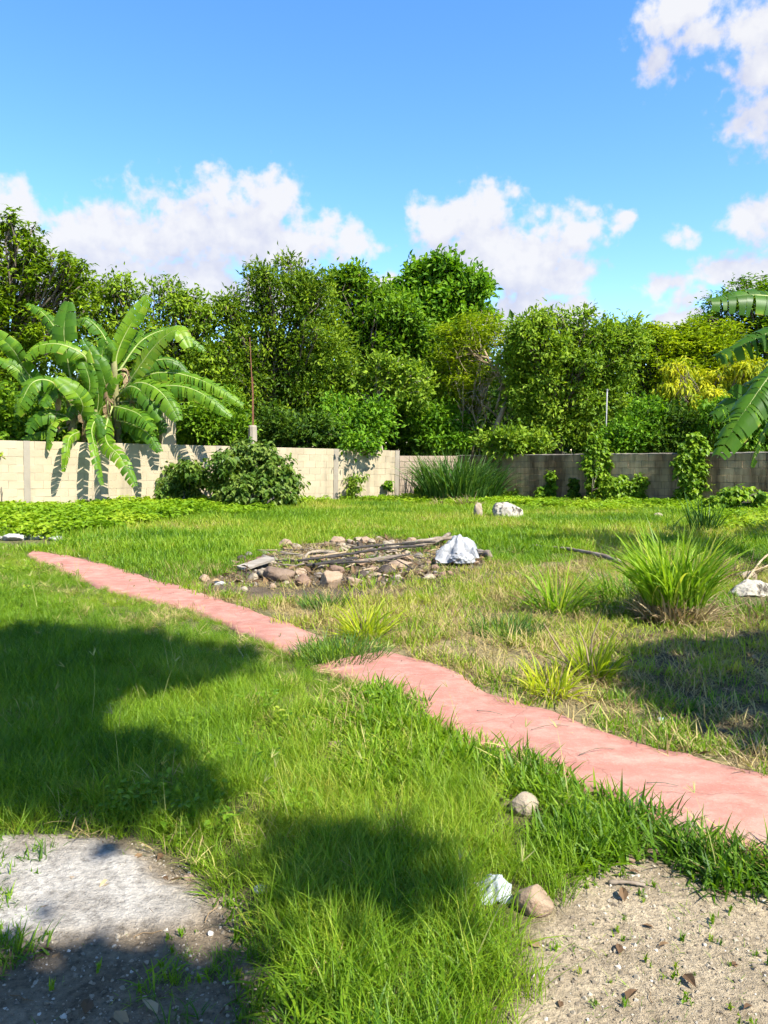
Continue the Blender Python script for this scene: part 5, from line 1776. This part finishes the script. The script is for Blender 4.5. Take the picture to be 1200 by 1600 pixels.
def clump(label, px, py, L, W, n, r, lean, curl, mat='clump', dry=0, dryL=0.3, segs=6, bias=None, name='grass_clump', dlean=1.1, stalks=None, tint=(0.5, 0.22)):
    g = G(px, py)
    root = empty(name, g, label, 'grass clump', 'grass clumps')
    def one(n, L, W, lean, curl, m, nm):
        mb = MB()
        ro = disc(n, r if nm == 'blades' else r * 1.15)
        if dry > 200 and nm == 'blades': ro[:, 2] += 0.16
        az = np.arctan2(ro[:, 1], ro[:, 0]) + rng.normal(0, 0.7, n)
        if bias is not None:
            k = rng.random(n) < 0.45
            az[k] = bias + rng.normal(0, 0.6, k.sum())
        blades(mb, ro, az, np.abs(rng.normal(lean[0], lean[1], n)), rng.uniform(curl[0], curl[1], n), L * rng.uniform(0.45, 1.05, n), W * rng.uniform(0.6, 1.15, n), segs, np.clip(rng.normal(*tint, n), 0, 1), rng.normal(0, 0.7, n))
        mb.build(nm, M[m], root)
    one(n, L, W, lean, curl, mat, 'blades')
    if dry:
        one(dry, dryL, W * 0.7, (dlean, 0.4), (0.2, 1.2), 'straw', 'dead_blades')
    for st in stalks or []:
        mb = MB()
        p = curve([at(x, y, g[1] + dy) - g for x, y, dy in st], 5)
        mb.add(*tube(p, np.linspace(0.008, 0.004, len(p)), 5))
        mb.build('dry_stalk', M['twig_tan'], root)


clump('largest rush clump with a dry brown skirt right of centre', 1052, 968, 0.84, 0.024, 420, 0.27, (0.28, 0.22), (0.4, 1.5), dry=520, dryL=0.42, dlean=0.8, segs=7, tint=(0.55, 0.22))
clump('medium green rush clump left of the largest one', 872, 955, 0.62, 0.02, 110, 0.20, (0.55, 0.3), (0.2, 1.1), dry=30, segs=6, tint=(0.5, 0.2))
clump('bright yellow clump at the edge of the path', 862, 1083, 0.30, 0.013, 190, 0.13, (0.75, 0.35), (0.3, 1.3), mat='clump_yellow', dry=90, dryL=0.22)
clump('taller yellow green clump with dry stalks behind the yellow one', 925, 1058, 0.42, 0.014, 120, 0.12, (0.5, 0.3), (0.2, 1.2), mat='clump_yellow', dry=120, dryL=0.30,
      stalks=[[(890, 1040, 0), (868, 1005, -0.1), (850, 975, -0.2)], [(925, 1040, 0.05), (925, 1000, 0.05), (938, 965, 0.05)], [(922, 1050, 0), (915, 1010, 0), (905, 985, 0)]], tint=(0.3, 0.2))
clump('tufted yellow green clump with a brown base beside the path break', 570, 998, 0.44, 0.016, 150, 0.14, (0.7, 0.3), (0.3, 1.2), mat='clump_yellow', dry=110, dryL=0.26, tint=(0.38, 0.2))
clump('low green tuft growing in the break of the path', 528, 1030, 0.22, 0.008, 620, 0.33, (0.5, 0.3), (0.3, 1.2), mat='clump_dark', segs=4, tint=(0.75, 0.2))
clump('small fine green tuft between the rubble and the path', 507, 948, 0.20, 0.010, 240, 0.22, (0.5, 0.3), (0.3, 1.0), mat='clump_dark', segs=4, tint=(0.7, 0.2))
clump('low dark green tuft left of the medium rush clump', 790, 990, 0.22, 0.010, 300, 0.30, (0.5, 0.3), (0.3, 1.0), mat='clump_dark', segs=4, tint=(0.65, 0.2))
clump('tall dark rush clump in the corner of the two walls', 708, 786, 1.9, 0.05, 900, 1.0, (0.16, 0.14), (0.3, 1.5), mat='clump_dark', segs=6, tint=(0.55, 0.25))
clump('dark rushes leaning on the dark wall beside the corner clump', 755, 784, 1.6, 0.045, 260, 0.5, (0.25, 0.2), (0.3, 1.4), mat='clump_dark', segs=6, tint=(0.25, 0.2))
clump('withered tan tuft before the corner rushes', 690, 792, 0.42, 0.03, 90, 0.20, (0.8, 0.3), (0.3, 1.2), mat='straw', segs=4, tint=(0.55, 0.2))
clump('larger withered tan tuft left of the small upright stone', 733, 793, 0.55, 0.03, 110, 0.24, (0.75, 0.3), (0.3, 1.2), mat='straw', segs=4, tint=(0.6, 0.2))
clump('dark upright rushes near the right edge before the creeper column', 1100, 832, 0.85, 0.024, 90, 0.28, (0.2, 0.2), (0.1, 1.1), mat='clump_dark', segs=6, tint=(0.4, 0.25))
clump('sparse arching rushes left of the dark upright ones', 1062, 838, 0.75, 0.018, 16, 0.35, (0.35, 0.25), (0.4, 1.8), mat='clump_dark', segs=7, tint=(0.4, 0.25))
clump('fine green tuft at the left foot of the largest rush clump', 985, 935, 0.42, 0.012, 320, 0.40, (0.5, 0.3), (0.3, 1.4), mat='clump', segs=5, tint=(0.3, 0.2))
clump('reddish dead clump right of the largest rush clump', 1148, 905, 0.42, 0.015, 70, 0.22, (0.4, 0.3), (0.2, 1.3), mat='straw', segs=5, tint=(0.2, 0.2))
clump('low dry tuft on the shaded ground at the right', 1185, 965, 0.30, 0.010, 200, 0.35, (0.7, 0.3), (0.3, 1.2), mat='straw', segs=4, tint=(0.2, 0.2))
clump('pale straw tuft by the path at the right edge', 1190, 1192, 0.18, 0.006, 200, 0.20, (0.9, 0.3), (0.2, 1.0), mat='straw', segs=4, tint=(0.75, 0.2))
clump('coarse bright blades in the shaded grass above the chalky patch', 150, 1255, 0.22, 0.010, 26, 0.05, (0.6, 0.3), (0.4, 1.4), mat='clump', segs=5)
clump('long drooping blades in the grass below the dark shadow', 520, 1540, 0.30, 0.006, 120, 0.10, (0.5, 0.3), (0.6, 1.6), mat='clump', segs=6, tint=(0.45, 0.2))

# ------------------------------------------------------------------ stones, rubble and litter
import bmesh


def ico(sub):
    bm = bmesh.new()
    bmesh.ops.create_icosphere(bm, subdivisions=sub, radius=1)
    v = np.array([x.co[:] for x in bm.verts])
    f = np.array([[y.index for y in x.verts] for x in bm.faces])
    bm.free()
    return v, f


ICO = {k: ico(k) for k in (2, 3, 4, 5)}


def rock_mesh(size, seed, sub=3, rough=0.22, cuts=9, freq=1.6):
    v, f = ICO[sub]
    r = np.random.default_rng(seed)
    V = v * (1 + (fbm(v + seed, freq, seed, 4)[:, None] - 0.5) * rough * 2)
    for _ in range(cuts):
        n = norm(r.normal(size=3))
        d = r.uniform(0.55, 0.85)
        k = np.maximum(V @ n - d, 0)
        V = V - k[:, None] * n * 0.9
    V = V * (1 + (fbm(v * 3 + seed, 2.5, seed + 2, 3)[:, None] - 0.5) * (0.20 if cuts > 5 else 0.06))
    V = V / np.abs(V).max(0) * np.asarray(size) * 0.5
    mb = MB()
    mb.add(V, None, f)
    return mb


def mat_rock(name, a, b, spots=None, thr=(0.55, 0.62)):
    m, nt, out = new_mat(name)
    p = nt.nodes.new('ShaderNodeBsdfPrincipled')
    p.inputs['Roughness'].default_value = 0.9
    p.inputs['Specular IOR Level'].default_value = 0.2
    c = ramp(nt, noise(nt, 9, 6, 0.65), [(0.3, a), (0.7, b)])
    if spots:
        c = mixc(nt, ramp(nt, noise(nt, 5.5, 6, 0.7), [(thr[0], (0, 0, 0)), (thr[1], (1, 1, 1))]), c, spots)
    nt.links.new(c, p.inputs['Base Color'])
    nt.links.new(bump(nt, noise(nt, 22, 6, 0.7), 0.7, 0.02), p.inputs['Normal'])
    nt.links.new(p.outputs[0], out.inputs[0])
    return m


M['rk_lime'] = mat_rock('lichened_limestone', (0.28, 0.25, 0.19), (0.40, 0.365, 0.30), (0.05, 0.042, 0.03), (0.50, 0.60))
M['rk_pale'] = mat_rock('pale_stone', (0.21, 0.165, 0.112), (0.33, 0.27, 0.195))
M['rk_tan'] = mat_rock('tan_stone', (0.20, 0.138, 0.088), (0.31, 0.225, 0.15), (0.17, 0.09, 0.048), (0.58, 0.7))
M['rk_grey'] = mat_rock('grey_stone', (0.12, 0.10, 0.082), (0.22, 0.19, 0.155))
M['rk_red'] = mat_rock('reddish_clod', (0.12, 0.075, 0.05), (0.22, 0.145, 0.10))
M['rk_dark'] = mat_rock('sooty_clod', (0.028, 0.022, 0.018), (0.085, 0.065, 0.05))
M['rk_white'] = mat_rock('white_plaster', (0.34, 0.32, 0.28), (0.44, 0.42, 0.385))
M['root'] = mat_rock('earthy_root', (0.09, 0.06, 0.04), (0.21, 0.15, 0.105))


def rock(label, px, py, wpx, hpx, mat, seed, name='stone', dep=0.8, sub=3, cat='stone', group=None, cuts=9, rough=0.22, sink=0.22, rz=None):
    """px, py: middle of the foot of the stone in the photograph"""
    g = G(px, py)
    k = pxm(g[1])
    w, h = wpx * k, hpx * k / (1 - sink)
    mb = rock_mesh((w, w * dep, h), seed, sub, rough, cuts)
    o = mb.build(name, M[mat], smooth=(sub > 3))
    o.location = (g[0], g[1] + w * dep * 0.35, g[2] + h * (0.5 - sink))
    o.rotation_euler = (0, 0, rng.uniform(-0.4, 0.4) if rz is None else rz)
    tag(o, label, cat, group)
    return o


rock('large white boulder blotched with black lichen', 795, 812, 52, 27, 'rk_lime', 3, 'boulder', 0.8, 5, 'boulder', cuts=12, rough=0.3)
rock('small upright pale stone left of the white boulder', 748, 810, 15, 25, 'rk_pale', 9, sub=4, cuts=7)
rock('round pinkish stone near the foot of the dark wall', 1030, 812, 18, 11, 'rk_pale', 12, sub=3)
rock('flat pitted limestone slab at the right edge', 1180, 932, 84, 24, 'rk_lime', 21, 'rock_slab', 0.7, 5, cuts=10, rough=0.3, rz=0.1, sink=0.42)
rock('tan rounded stone behind the flat limestone slab', 1172, 908, 34, 16, 'rk_pale', 23, sub=4)
rock('rounded reddish tan stone beside the crumpled white bag', 838, 1432, 66, 44, 'rk_tan', 31, 'round_stone', 0.9, 5, cuts=3, rough=0.10)
rock('pale rounded stone in the grass near the path', 820, 1276, 50, 34, 'rk_pale', 35, 'round_stone', 0.9, 5, cuts=4, rough=0.12)
rock('small dusty pink stone in the long grass', 524, 1172, 26, 14, 'rk_tan', 37, sub=4, cuts=6)
rock('small brown stone at the grassy edge of the sandy patch', 1022, 1342, 22, 14, 'rk_red', 41, sub=4)
rock('dark flat stone under the grass at the right path edge', 1112, 1346, 30, 12, 'rk_grey', 43, sub=4)
rock('grey stone in the grass right of the small brown stone', 1062, 1322, 24, 12, 'rk_grey', 44, sub=4)
rock('brown clod at the top of the sandy patch', 985, 1350, 20, 10, 'rk_red', 45, sub=4)
rock('small yellowish chip on the dirt by the chalky patch', 294, 1376, 20, 9, 'rk_tan', 47, sub=3)
rock('white chip on the dirt right of the chalky patch', 328, 1462, 11, 7, 'rk_white', 48, sub=3)
rock('dark pebble lying on the pink path', 972, 1182, 9, 5, 'rk_dark', 49, sub=3)
rock('brown pebble on the far stretch of path near the break', 497, 998, 8, 5, 'rk_red', 50, sub=3)
# broken slabs at the far end of the path
for i, (x, y, w, h) in enumerate([(16, 845, 46, 11), (52, 843, 40, 10), (84, 845, 26, 7), (-20, 846, 40, 12)]):
    rock(['flat grey white slab at the left edge by the path end', 'flat white slab second from the left edge by the path end', 'small white slab nearest the end of the pink path', 'broken white slab cut off by the left edge of the picture'][i],
         x, y, w, h, 'rk_white', 60 + i, 'broken_slab', 0.9, 4, 'slab', 'broken slabs by the path end', cuts=14, rough=0.3)

# rubble heap
hp = 'stones of the rubble heap'
FLAT = 0.78
named = [
    ('round reddish stone at the left end of the rubble heap', 318, 909, 18, 16, 'rk_tan', 71, 0.9, 4),
    ('flat white chip left of the rubble heap', 341, 914, 22, 8, 'rk_white', 72, 0.7, 9),
    ('pale stone at the left end of the heap beside the slanting board', 396, 906, 20, 14, 'rk_pale', 73, 0.8, 8),
    ('dark matted root lump at the left of the heap', 433, 910, 56, 30, 'root', 74, 0.8, 4),
    ('reddish earth lump beside the dark root lump', 472, 916, 28, 24, 'rk_red', 75, 0.8, 6),
    ('large tan lump at the front of the rubble heap', 516, 920, 40, 36, 'rk_tan', 76, 0.8, 7),
    ('tan lump right of the large tan one', 552, 917, 30, 22, 'rk_tan', 77, 0.8, 8),
    ('brown lump behind the large tan one', 528, 898, 30, 20, 'rk_red', 78, 0.8, 7),
    ('sooty hollow lump near the middle of the heap', 604, 900, 42, 22, 'rk_dark', 79, 0.8, 6),
    ('tan crust lying over the sooty lump', 622, 888, 46, 16, 'rk_tan', 80, 0.7, 8),
    ('tall tan stone right of the middle of the heap', 633, 879, 22, 20, 'rk_tan', 81, 0.7, 9),
    ('black stump at the back of the heap', 563, 858, 13, 14, 'rk_dark', 82, 0.9, 5),
    ('white chip in the middle of the heap', 592, 878, 16, 10, 'rk_white', 83, 0.8, 9),
    ('rounded pale stone behind the white sack', 715, 848, 18, 14, 'rk_pale', 84, 0.8, 6),
    ('rounded tan stone at the back right of the heap', 643, 850, 18, 14, 'rk_tan', 85, 0.8, 5),
    ('dark brown stone beside the back right tan stone', 665, 853, 16, 12, 'rk_red', 86, 0.8, 6),
    ('sooty pointed clod at the front middle of the heap', 566, 906, 20, 20, 'rk_dark', 87, 0.8, 9),
    ('earth lump at the right front of the heap before the sack', 680, 892, 18, 14, 'rk_red', 88, 0.8, 6),
    ('grey brown stone under the poles of the heap', 655, 872, 20, 10, 'rk_grey', 89, 0.8, 7),
    ('pale stone next to the bleached branch', 516, 872, 24, 12, 'rk_pale', 90, 0.8, 8),
]
for lb, x, y, w, h, mt, sd, dp, ct in named:
    rock(lb, x, y, w, h * FLAT, mt, sd, 'lump' if 'lump' in lb or 'clod' in lb else 'stone', dp, 4, 'stone', hp, ct + 7, 0.55)
CN = {'rk_tan': 'tan', 'rk_grey': 'grey', 'rk_pale': 'pale', 'rk_red': 'reddish', 'rk_dark': 'sooty', 'rk_white': 'whitish'}


def where(x, y):
    a = 'left end' if x < 450 else 'left half' if x < 540 else 'middle' if x < 610 else 'right half' if x < 680 else 'right end'
    return '%s %s of the rubble heap' % ('back' if y < 876 else 'front', a)


ORD = ['leftmost', 'second from left', 'third from left', 'fourth from left', 'fifth from left', 'sixth from left', 'seventh from left', 'eighth from left', 'ninth from left', 'tenth from left', 'eleventh from left', 'twelfth from left']


def single_out(objs):
    """alike things in one spot are told apart by their order from left to right"""
    d = {}
    for o in objs: d.setdefault(o['label'], []).append(o)
    for lb, os_ in d.items():
        if len(os_) > 1:
            for n_, o in enumerate(sorted(os_, key=lambda q: q.location.x / q.location.y)):
                o['label'] = '%s %s' % (ORD[min(n_, 11)], lb)


made = []
for i in range(150):
    a, rr = rng.random() * 6.283, math.sqrt(rng.random())
    x, y = 556 + math.cos(a) * rr * 195, 882 + math.sin(a) * rr * 33
    sz = rng.uniform(5, 17) if i % 4 else rng.uniform(15, 28)
    mt = ['rk_tan', 'rk_grey', 'rk_dark', 'rk_red', 'rk_pale', 'rk_dark', 'rk_grey', 'rk_red'][i % 8]
    made.append(rock('%s %s stone in the %s' % ('small' if sz < 13 else 'fist sized', CN[mt], where(x, y)), x, y, sz, sz * rng.uniform(0.28, 0.62), mt, 200 + i, 'stone', 0.8, 2 if sz < 12 else 3, 'stone', 'small stones of the rubble heap', 11, 0.35))
single_out(made)
made = []
for x, y in [(560, 846), (580, 850), (592, 845), (612, 851), (548, 850), (376, 915), (425, 920), (380, 925)]:
    s = rng.uniform(10, 15)
    made += [rock('small %s stone lying in the grass %s' % (['pale', 'tan'][int(x) % 2], 'behind the rubble heap' if y < 860 else 'left of the rubble heap'), x, y, s, s * 0.6, ['rk_pale', 'rk_tan'][int(x) % 2], int(x), 'stone', 0.8, 3, 'stone', 'stones around the rubble heap', 6)]

single_out(made)


def stick(label, pts, r0, r1, mat, name='stick', cat='stick', group='poles and sticks of the heap', lift=0.0, sides=7, knots=2):
    P = []
    for p in pts:
        g = G(p[0], p[1])
        g[2] += (p[2] if len(p) > 2 else 0.02) + lift
        P.append(g)
    c = curve(P, 7)
    c = c + (fbm(c * 3 + len(label), 2.0, 7, 2)[:, None] - 0.5) * r0 * 1.5
    loc = c[0].copy()
    mb = MB()
    r = np.linspace(r0, r1, len(c)) * (1 + 0.18 * rng.normal(size=len(c)))
    mb.add(*tube(c - loc, np.abs(r), sides))
    o = mb.build(name, M[mat], smooth=True)
    o.location = loc
    tag(o, label, cat, group)
    return o


stick('long charred pole across the back of the heap', [(548, 868, 0.10), (610, 864, 0.13), (680, 864, 0.16)], 0.020, 0.012, 'char', 'charred_pole', 'pole')
stick('second charred pole just below the long one', [(556, 878, 0.12), (610, 872, 0.14), (662, 868, 0.14)], 0.022, 0.014, 'char', 'charred_pole', 'pole')
stick('half burnt pole at the middle left of the heap', [(466, 888, 0.10), (515, 884, 0.12), (560, 879, 0.14)], 0.02, 0.014, 'char', 'charred_pole', 'pole')
stick('charred pole low at the front of the heap', [(478, 893, 0.07), (530, 890, 0.09), (578, 888, 0.08)], 0.018, 0.012, 'char', 'charred_pole', 'pole')
stick('thick brown palm stalk pointing to the white sack', [(628, 858, 0.10), (665, 858, 0.14), (706, 852, 0.12)], 0.016, 0.036, 'dead_wood', 'palm_stalk', 'stalk')
stick('split brown palm stalk lying beside the thick one', [(640, 864, 0.10), (680, 860, 0.13), (702, 847, 0.14)], 0.016, 0.036, 'dead_wood', 'palm_stalk', 'stalk')
stick('log end poking out to the right of the white sack', [(724, 866, 0.05), (745, 868, 0.06), (766, 874, 0.03)], 0.06, 0.05, 'dead_wood', 'log', 'log')
stick('bleached bent branch at the back left of the heap', [(472, 884, 0.03), (482, 876, 0.10), (500, 873, 0.10), (530, 874, 0.08)], 0.016, 0.026, 'rk_pale', 'branch', 'branch')
stick('yellowish cane in the middle of the heap', [(500, 884, 0.12), (540, 880, 0.14)], 0.014, 0.012, 'twig_tan', 'cane')
stick('thin black rod sticking out at the front of the heap', [(590, 888, 0.08), (640, 880, 0.12)], 0.012, 0.01, 'char', 'rod')
made = []
for i in range(46):
    a, rr = rng.random() * 6.283, math.sqrt(rng.random())
    x, y = 560 + math.cos(a) * rr * 150, 876 + math.sin(a) * rr * 22
    an = rng.normal(0, 0.5) + (math.pi if rng.random() < 0.5 else 0)
    ln = rng.uniform(18, 55)
    made += [stick('short %s stick in the %s' % (['charred', 'grey brown', 'tan', 'charred', 'pale'][i % 5], where(x, y)), [(x, y, rng.uniform(0.02, 0.10)), (x + math.cos(an) * ln, y + math.sin(an) * ln * 0.18, rng.uniform(0.02, 0.14))], rng.uniform(0.005, 0.014), 0.004, ['char', 'dead_wood', 'twig_tan', 'char', 'rk_pale'][i % 5], 'stick', 'stick', 'short sticks of the rubble heap', sides=5)]
single_out(made)
stick('long dead branch lying in the grass left of the largest rush clump', [(832, 858, 0.05), (880, 864, 0.07), (925, 872, 0.07), (968, 884, 0.05)], 0.022, 0.035, 'dead_wood', 'fallen_branch', 'branch', None)
stick('dry stick leaning over the flat limestone slab', [(1165, 915, 0.05), (1190, 900, 0.2), (1225, 880, 0.3)], 0.014, 0.010, 'twig_tan', 'stick', 'stick', 'sticks by the limestone slab')
stick('thinner dry stick behind the leaning one', [(1150, 905, 0.02), (1185, 905, 0.12), (1230, 895, 0.2)], 0.010, 0.007, 'twig_tan', 'stick', 'stick', 'sticks by the limestone slab')
stick('brown twig lying on the sandy patch', [(950, 1382, 0.008), (980, 1384, 0.012), (1008, 1386, 0.008)], 0.009, 0.006, 'dead_wood', 'twig', 'twig', None)
for i, (x, y, l, a) in enumerate([(830, 1150, 60, -0.35), (745, 1120, 40, 0.5), (905, 1190, 55, -0.6), (1010, 1235, 50, 0.3)]):
    stick(['thin dry straw lying in the middle of the pink path', 'thin dry straw on the narrow part of the path by the grass corner', 'slanting dry straw left of the pebble on the pink path', 'thin dry straw right of the pebble on the pink path', 'thin dry straw by the lower path edge near the right', 'steep dry straw on the path nearest the right edge', 'short dry straw beside the long middle one on the path'][i], [(x, y, 0.035), (x + l * 0.5, y + a * l * 0.2, 0.045), (x + l, y + a * l * 0.3, 0.035)], 0.0025, 0.0018, 'dead_wood', 'straw', 'straw', 'dry straws on the path', sides=4)


def plank(label, p0, p1, w, t, mat, tilt=0.0):
    a, b = G(*p0[:2]) + [0, 0, p0[2]], G(*p1[:2]) + [0, 0, p1[2]]
    d = norm(b - a)
    s = norm(np.cross(d, [math.sin(tilt), 0, 1]))
    u = np.cross(s, d)
    n = 9
    mb = MB()
    V = []
    for k in np.linspace(0, 1, n):
        c = a + (b - a) * k - a
        e = w * (1 + rng.normal(0, 0.06)) / 2
        V += [c - s * e - u * t / 2, c + s * e - u * t / 2, c + s * e + u * t / 2, c - s * e + u * t / 2]
    q = []
    for k in range(n - 1):
        for j in range(4):
            q.append((k * 4 + j, k * 4 + (j + 1) % 4, k * 4 + 4 + (j + 1) % 4, k * 4 + 4 + j))
    q += [(3, 2, 1, 0), tuple((n - 1) * 4 + j for j in range(4))]
    mb.add(V, q)
    o = mb.build('board', M[mat])
    o.location = a
    tag(o, label, 'board', 'boards of the rubble heap')


M['board_grey'] = mat_solid('weathered_board', [(0.3, (0.16, 0.135, 0.10)), (0.7, (0.29, 0.255, 0.21))], 6, sc=(0.4, 3, 3))
plank('weathered pale board slanting at the left of the heap', (376, 893, 0.04), (424, 884, 0.10), 0.16, 0.03, 'board_grey', 0.2)
plank('burnt thin board in the middle of the heap', (490, 893, 0.09), (556, 886, 0.12), 0.10, 0.02, 'char', -0.2)
plank('brown thin board under the poles of the heap', (560, 884, 0.06), (640, 876, 0.08), 0.12, 0.02, 'dead_wood', 0.1)


# crumpled sacks and plastic
def mat_sack(name, a, b):
    m, nt, out = new_mat(name)
    p = nt.nodes.new('ShaderNodeBsdfPrincipled')
    p.inputs['Roughness'].default_value = 0.45
    p.inputs['Specular IOR Level'].default_value = 0.4
    nt.links.new(ramp(nt, noise(nt, 6, 5, 0.6), [(0.35, a), (0.65, b)]), p.inputs['Base Color'])
    nt.links.new(bump(nt, noise(nt, 14, 5, 0.6), 0.6, 0.03), p.inputs['Normal'])
    t = nt.nodes.new('ShaderNodeBsdfTranslucent')
    t.inputs[0].default_value = (*b, 1)
    mx = nt.nodes.new('ShaderNodeMixShader')
    mx.inputs[0].default_value = 0.15
    nt.links.new(p.outputs[0], mx.inputs[1])
    nt.links.new(t.outputs[0], mx.inputs[2])
    nt.links.new(mx.outputs[0], out.inputs[0])
    return m


M['sack'] = mat_sack('woven_sack', (0.25, 0.25, 0.25), (0.35, 0.35, 0.345))
M['plastic'] = mat_sack('pale_plastic', (0.33, 0.37, 0.37), (0.43, 0.46, 0.45))


def crumple(size, seed, sub=5, amp=0.35, freq=2.2):
    v, f = ICO[sub]
    r1 = np.abs(fbm(v + seed, freq, seed, 3) - 0.5) * 2          # ridged folds
    r2 = np.abs(fbm(v + seed + 5, freq * 2.4, seed + 3, 2) - 0.5) * 2
    k = 1 - amp * r1 - amp * 0.4 * r2 + 0.15 * (fbm(v + seed, 1.1, seed + 9, 2) - 0.5)
    V = v * k[:, None]
    V[:, 2] = np.where(V[:, 2] < -0.25, -0.25 + (V[:, 2] + 0.25) * 0.2, V[:, 2])
    V = V * np.asarray(size) * 0.55
    mb = MB()
    mb.add(V, None, f)
    return mb


g = G(718, 884)
root = empty('white_sack', g, 'crumpled white sack lying at the right end of the rubble heap', 'sack')
k = pxm(g[1])
mb = crumple((40 * k, 30 * k, 24 * k), 5, amp=0.30)
mb.v = [v + np.array([4 * k, 0.02, 9 * k]) for v in mb.v]
mb.build('sack_body', M['sack'], root, smooth=True)


def drape(rx, ry, hz_, seed, n=46):
    """a limp sheet lying over a lump, with radial folds and a ragged hem"""
    uu, vv = np.meshgrid(np.linspace(-1, 1, n), np.linspace(-1, 1, n), indexing='ij')
    pt = np.stack([uu.ravel(), vv.ravel()], 1)
    ang = np.arctan2(pt[:, 1], pt[:, 0] - 0.1)
    rad = np.hypot(pt[:, 0] - 0.1, pt[:, 1])
    fold = np.sin(ang * 7 + 2.2 * fbm(pt, 1.4, seed, 2)) * 0.15 * np.clip(rad, 0, 1) + np.abs(fbm(pt, 2.4, seed + 2, 3) - 0.5) * 0.7
    hz = np.exp(-(rad * 1.15) ** 2) + fold - 0.15 * sstep(0.7, 1.3, rad)
    edge = 0.80 + 0.28 * fbm(np.stack([np.cos(ang), np.sin(ang)], 1) * 1.3, 1.6, seed + 4, 3)
    V = np.stack([pt[:, 0] * edge * rx, pt[:, 1] * edge * ry, np.maximum(hz, 0.0) * hz_], 1)
    mb = MB()
    i_, j_ = np.meshgrid(np.arange(n - 1), np.arange(n - 1), indexing='ij')
    mb.add(V, np.stack([i_ * n + j_, (i_ + 1) * n + j_, (i_ + 1) * n + j_ + 1, i_ * n + j_ + 1], -1).reshape(-1, 4))
    return mb


mb = drape(36 * k, 0.26, 0.31, 31)
mb.v = [v + np.array([-2 * k, 0.24, 0.035]) for v in mb.v]
mb.build('sack_mouth', M['sack'], root, smooth=True)
g = G(772, 1408)
k = pxm(g[1])
mb = drape(30 * k, 26 * k, 34 * k, 57, 34)
o = mb.build('plastic_bag', M['plastic'], smooth=True)
o.location = (g[0], g[1] + 0.03, g[2] + 4 * k)
o.rotation_euler = (0.35, 0.1, 0.2)
tag(o, 'crumpled white plastic bag in the grass beside the reddish round stone', 'plastic bag')
g = G(408, 1396)
k = pxm(g[1])
mb = crumple((24 * k, 16 * k, 20 * k), 27, 4, amp=0.35)
o = mb.build('plastic_scrap', M['plastic'], smooth=True)
o.location = (g[0], g[1], g[2] + 6 * k)
tag(o, 'small white plastic scrap in the shaded grass near the chalky patch', 'plastic scrap')
g = G(1034, 1128)
mb = crumple((0.05, 0.03, 0.03), 29, 4, amp=0.35)
o = mb.build('plastic_scrap', M['plastic'], smooth=True)
o.location = (g[0], g[1], g[2] + 0.012)
tag(o, 'tiny clear plastic scrap in the dry grass above the path', 'plastic scrap')
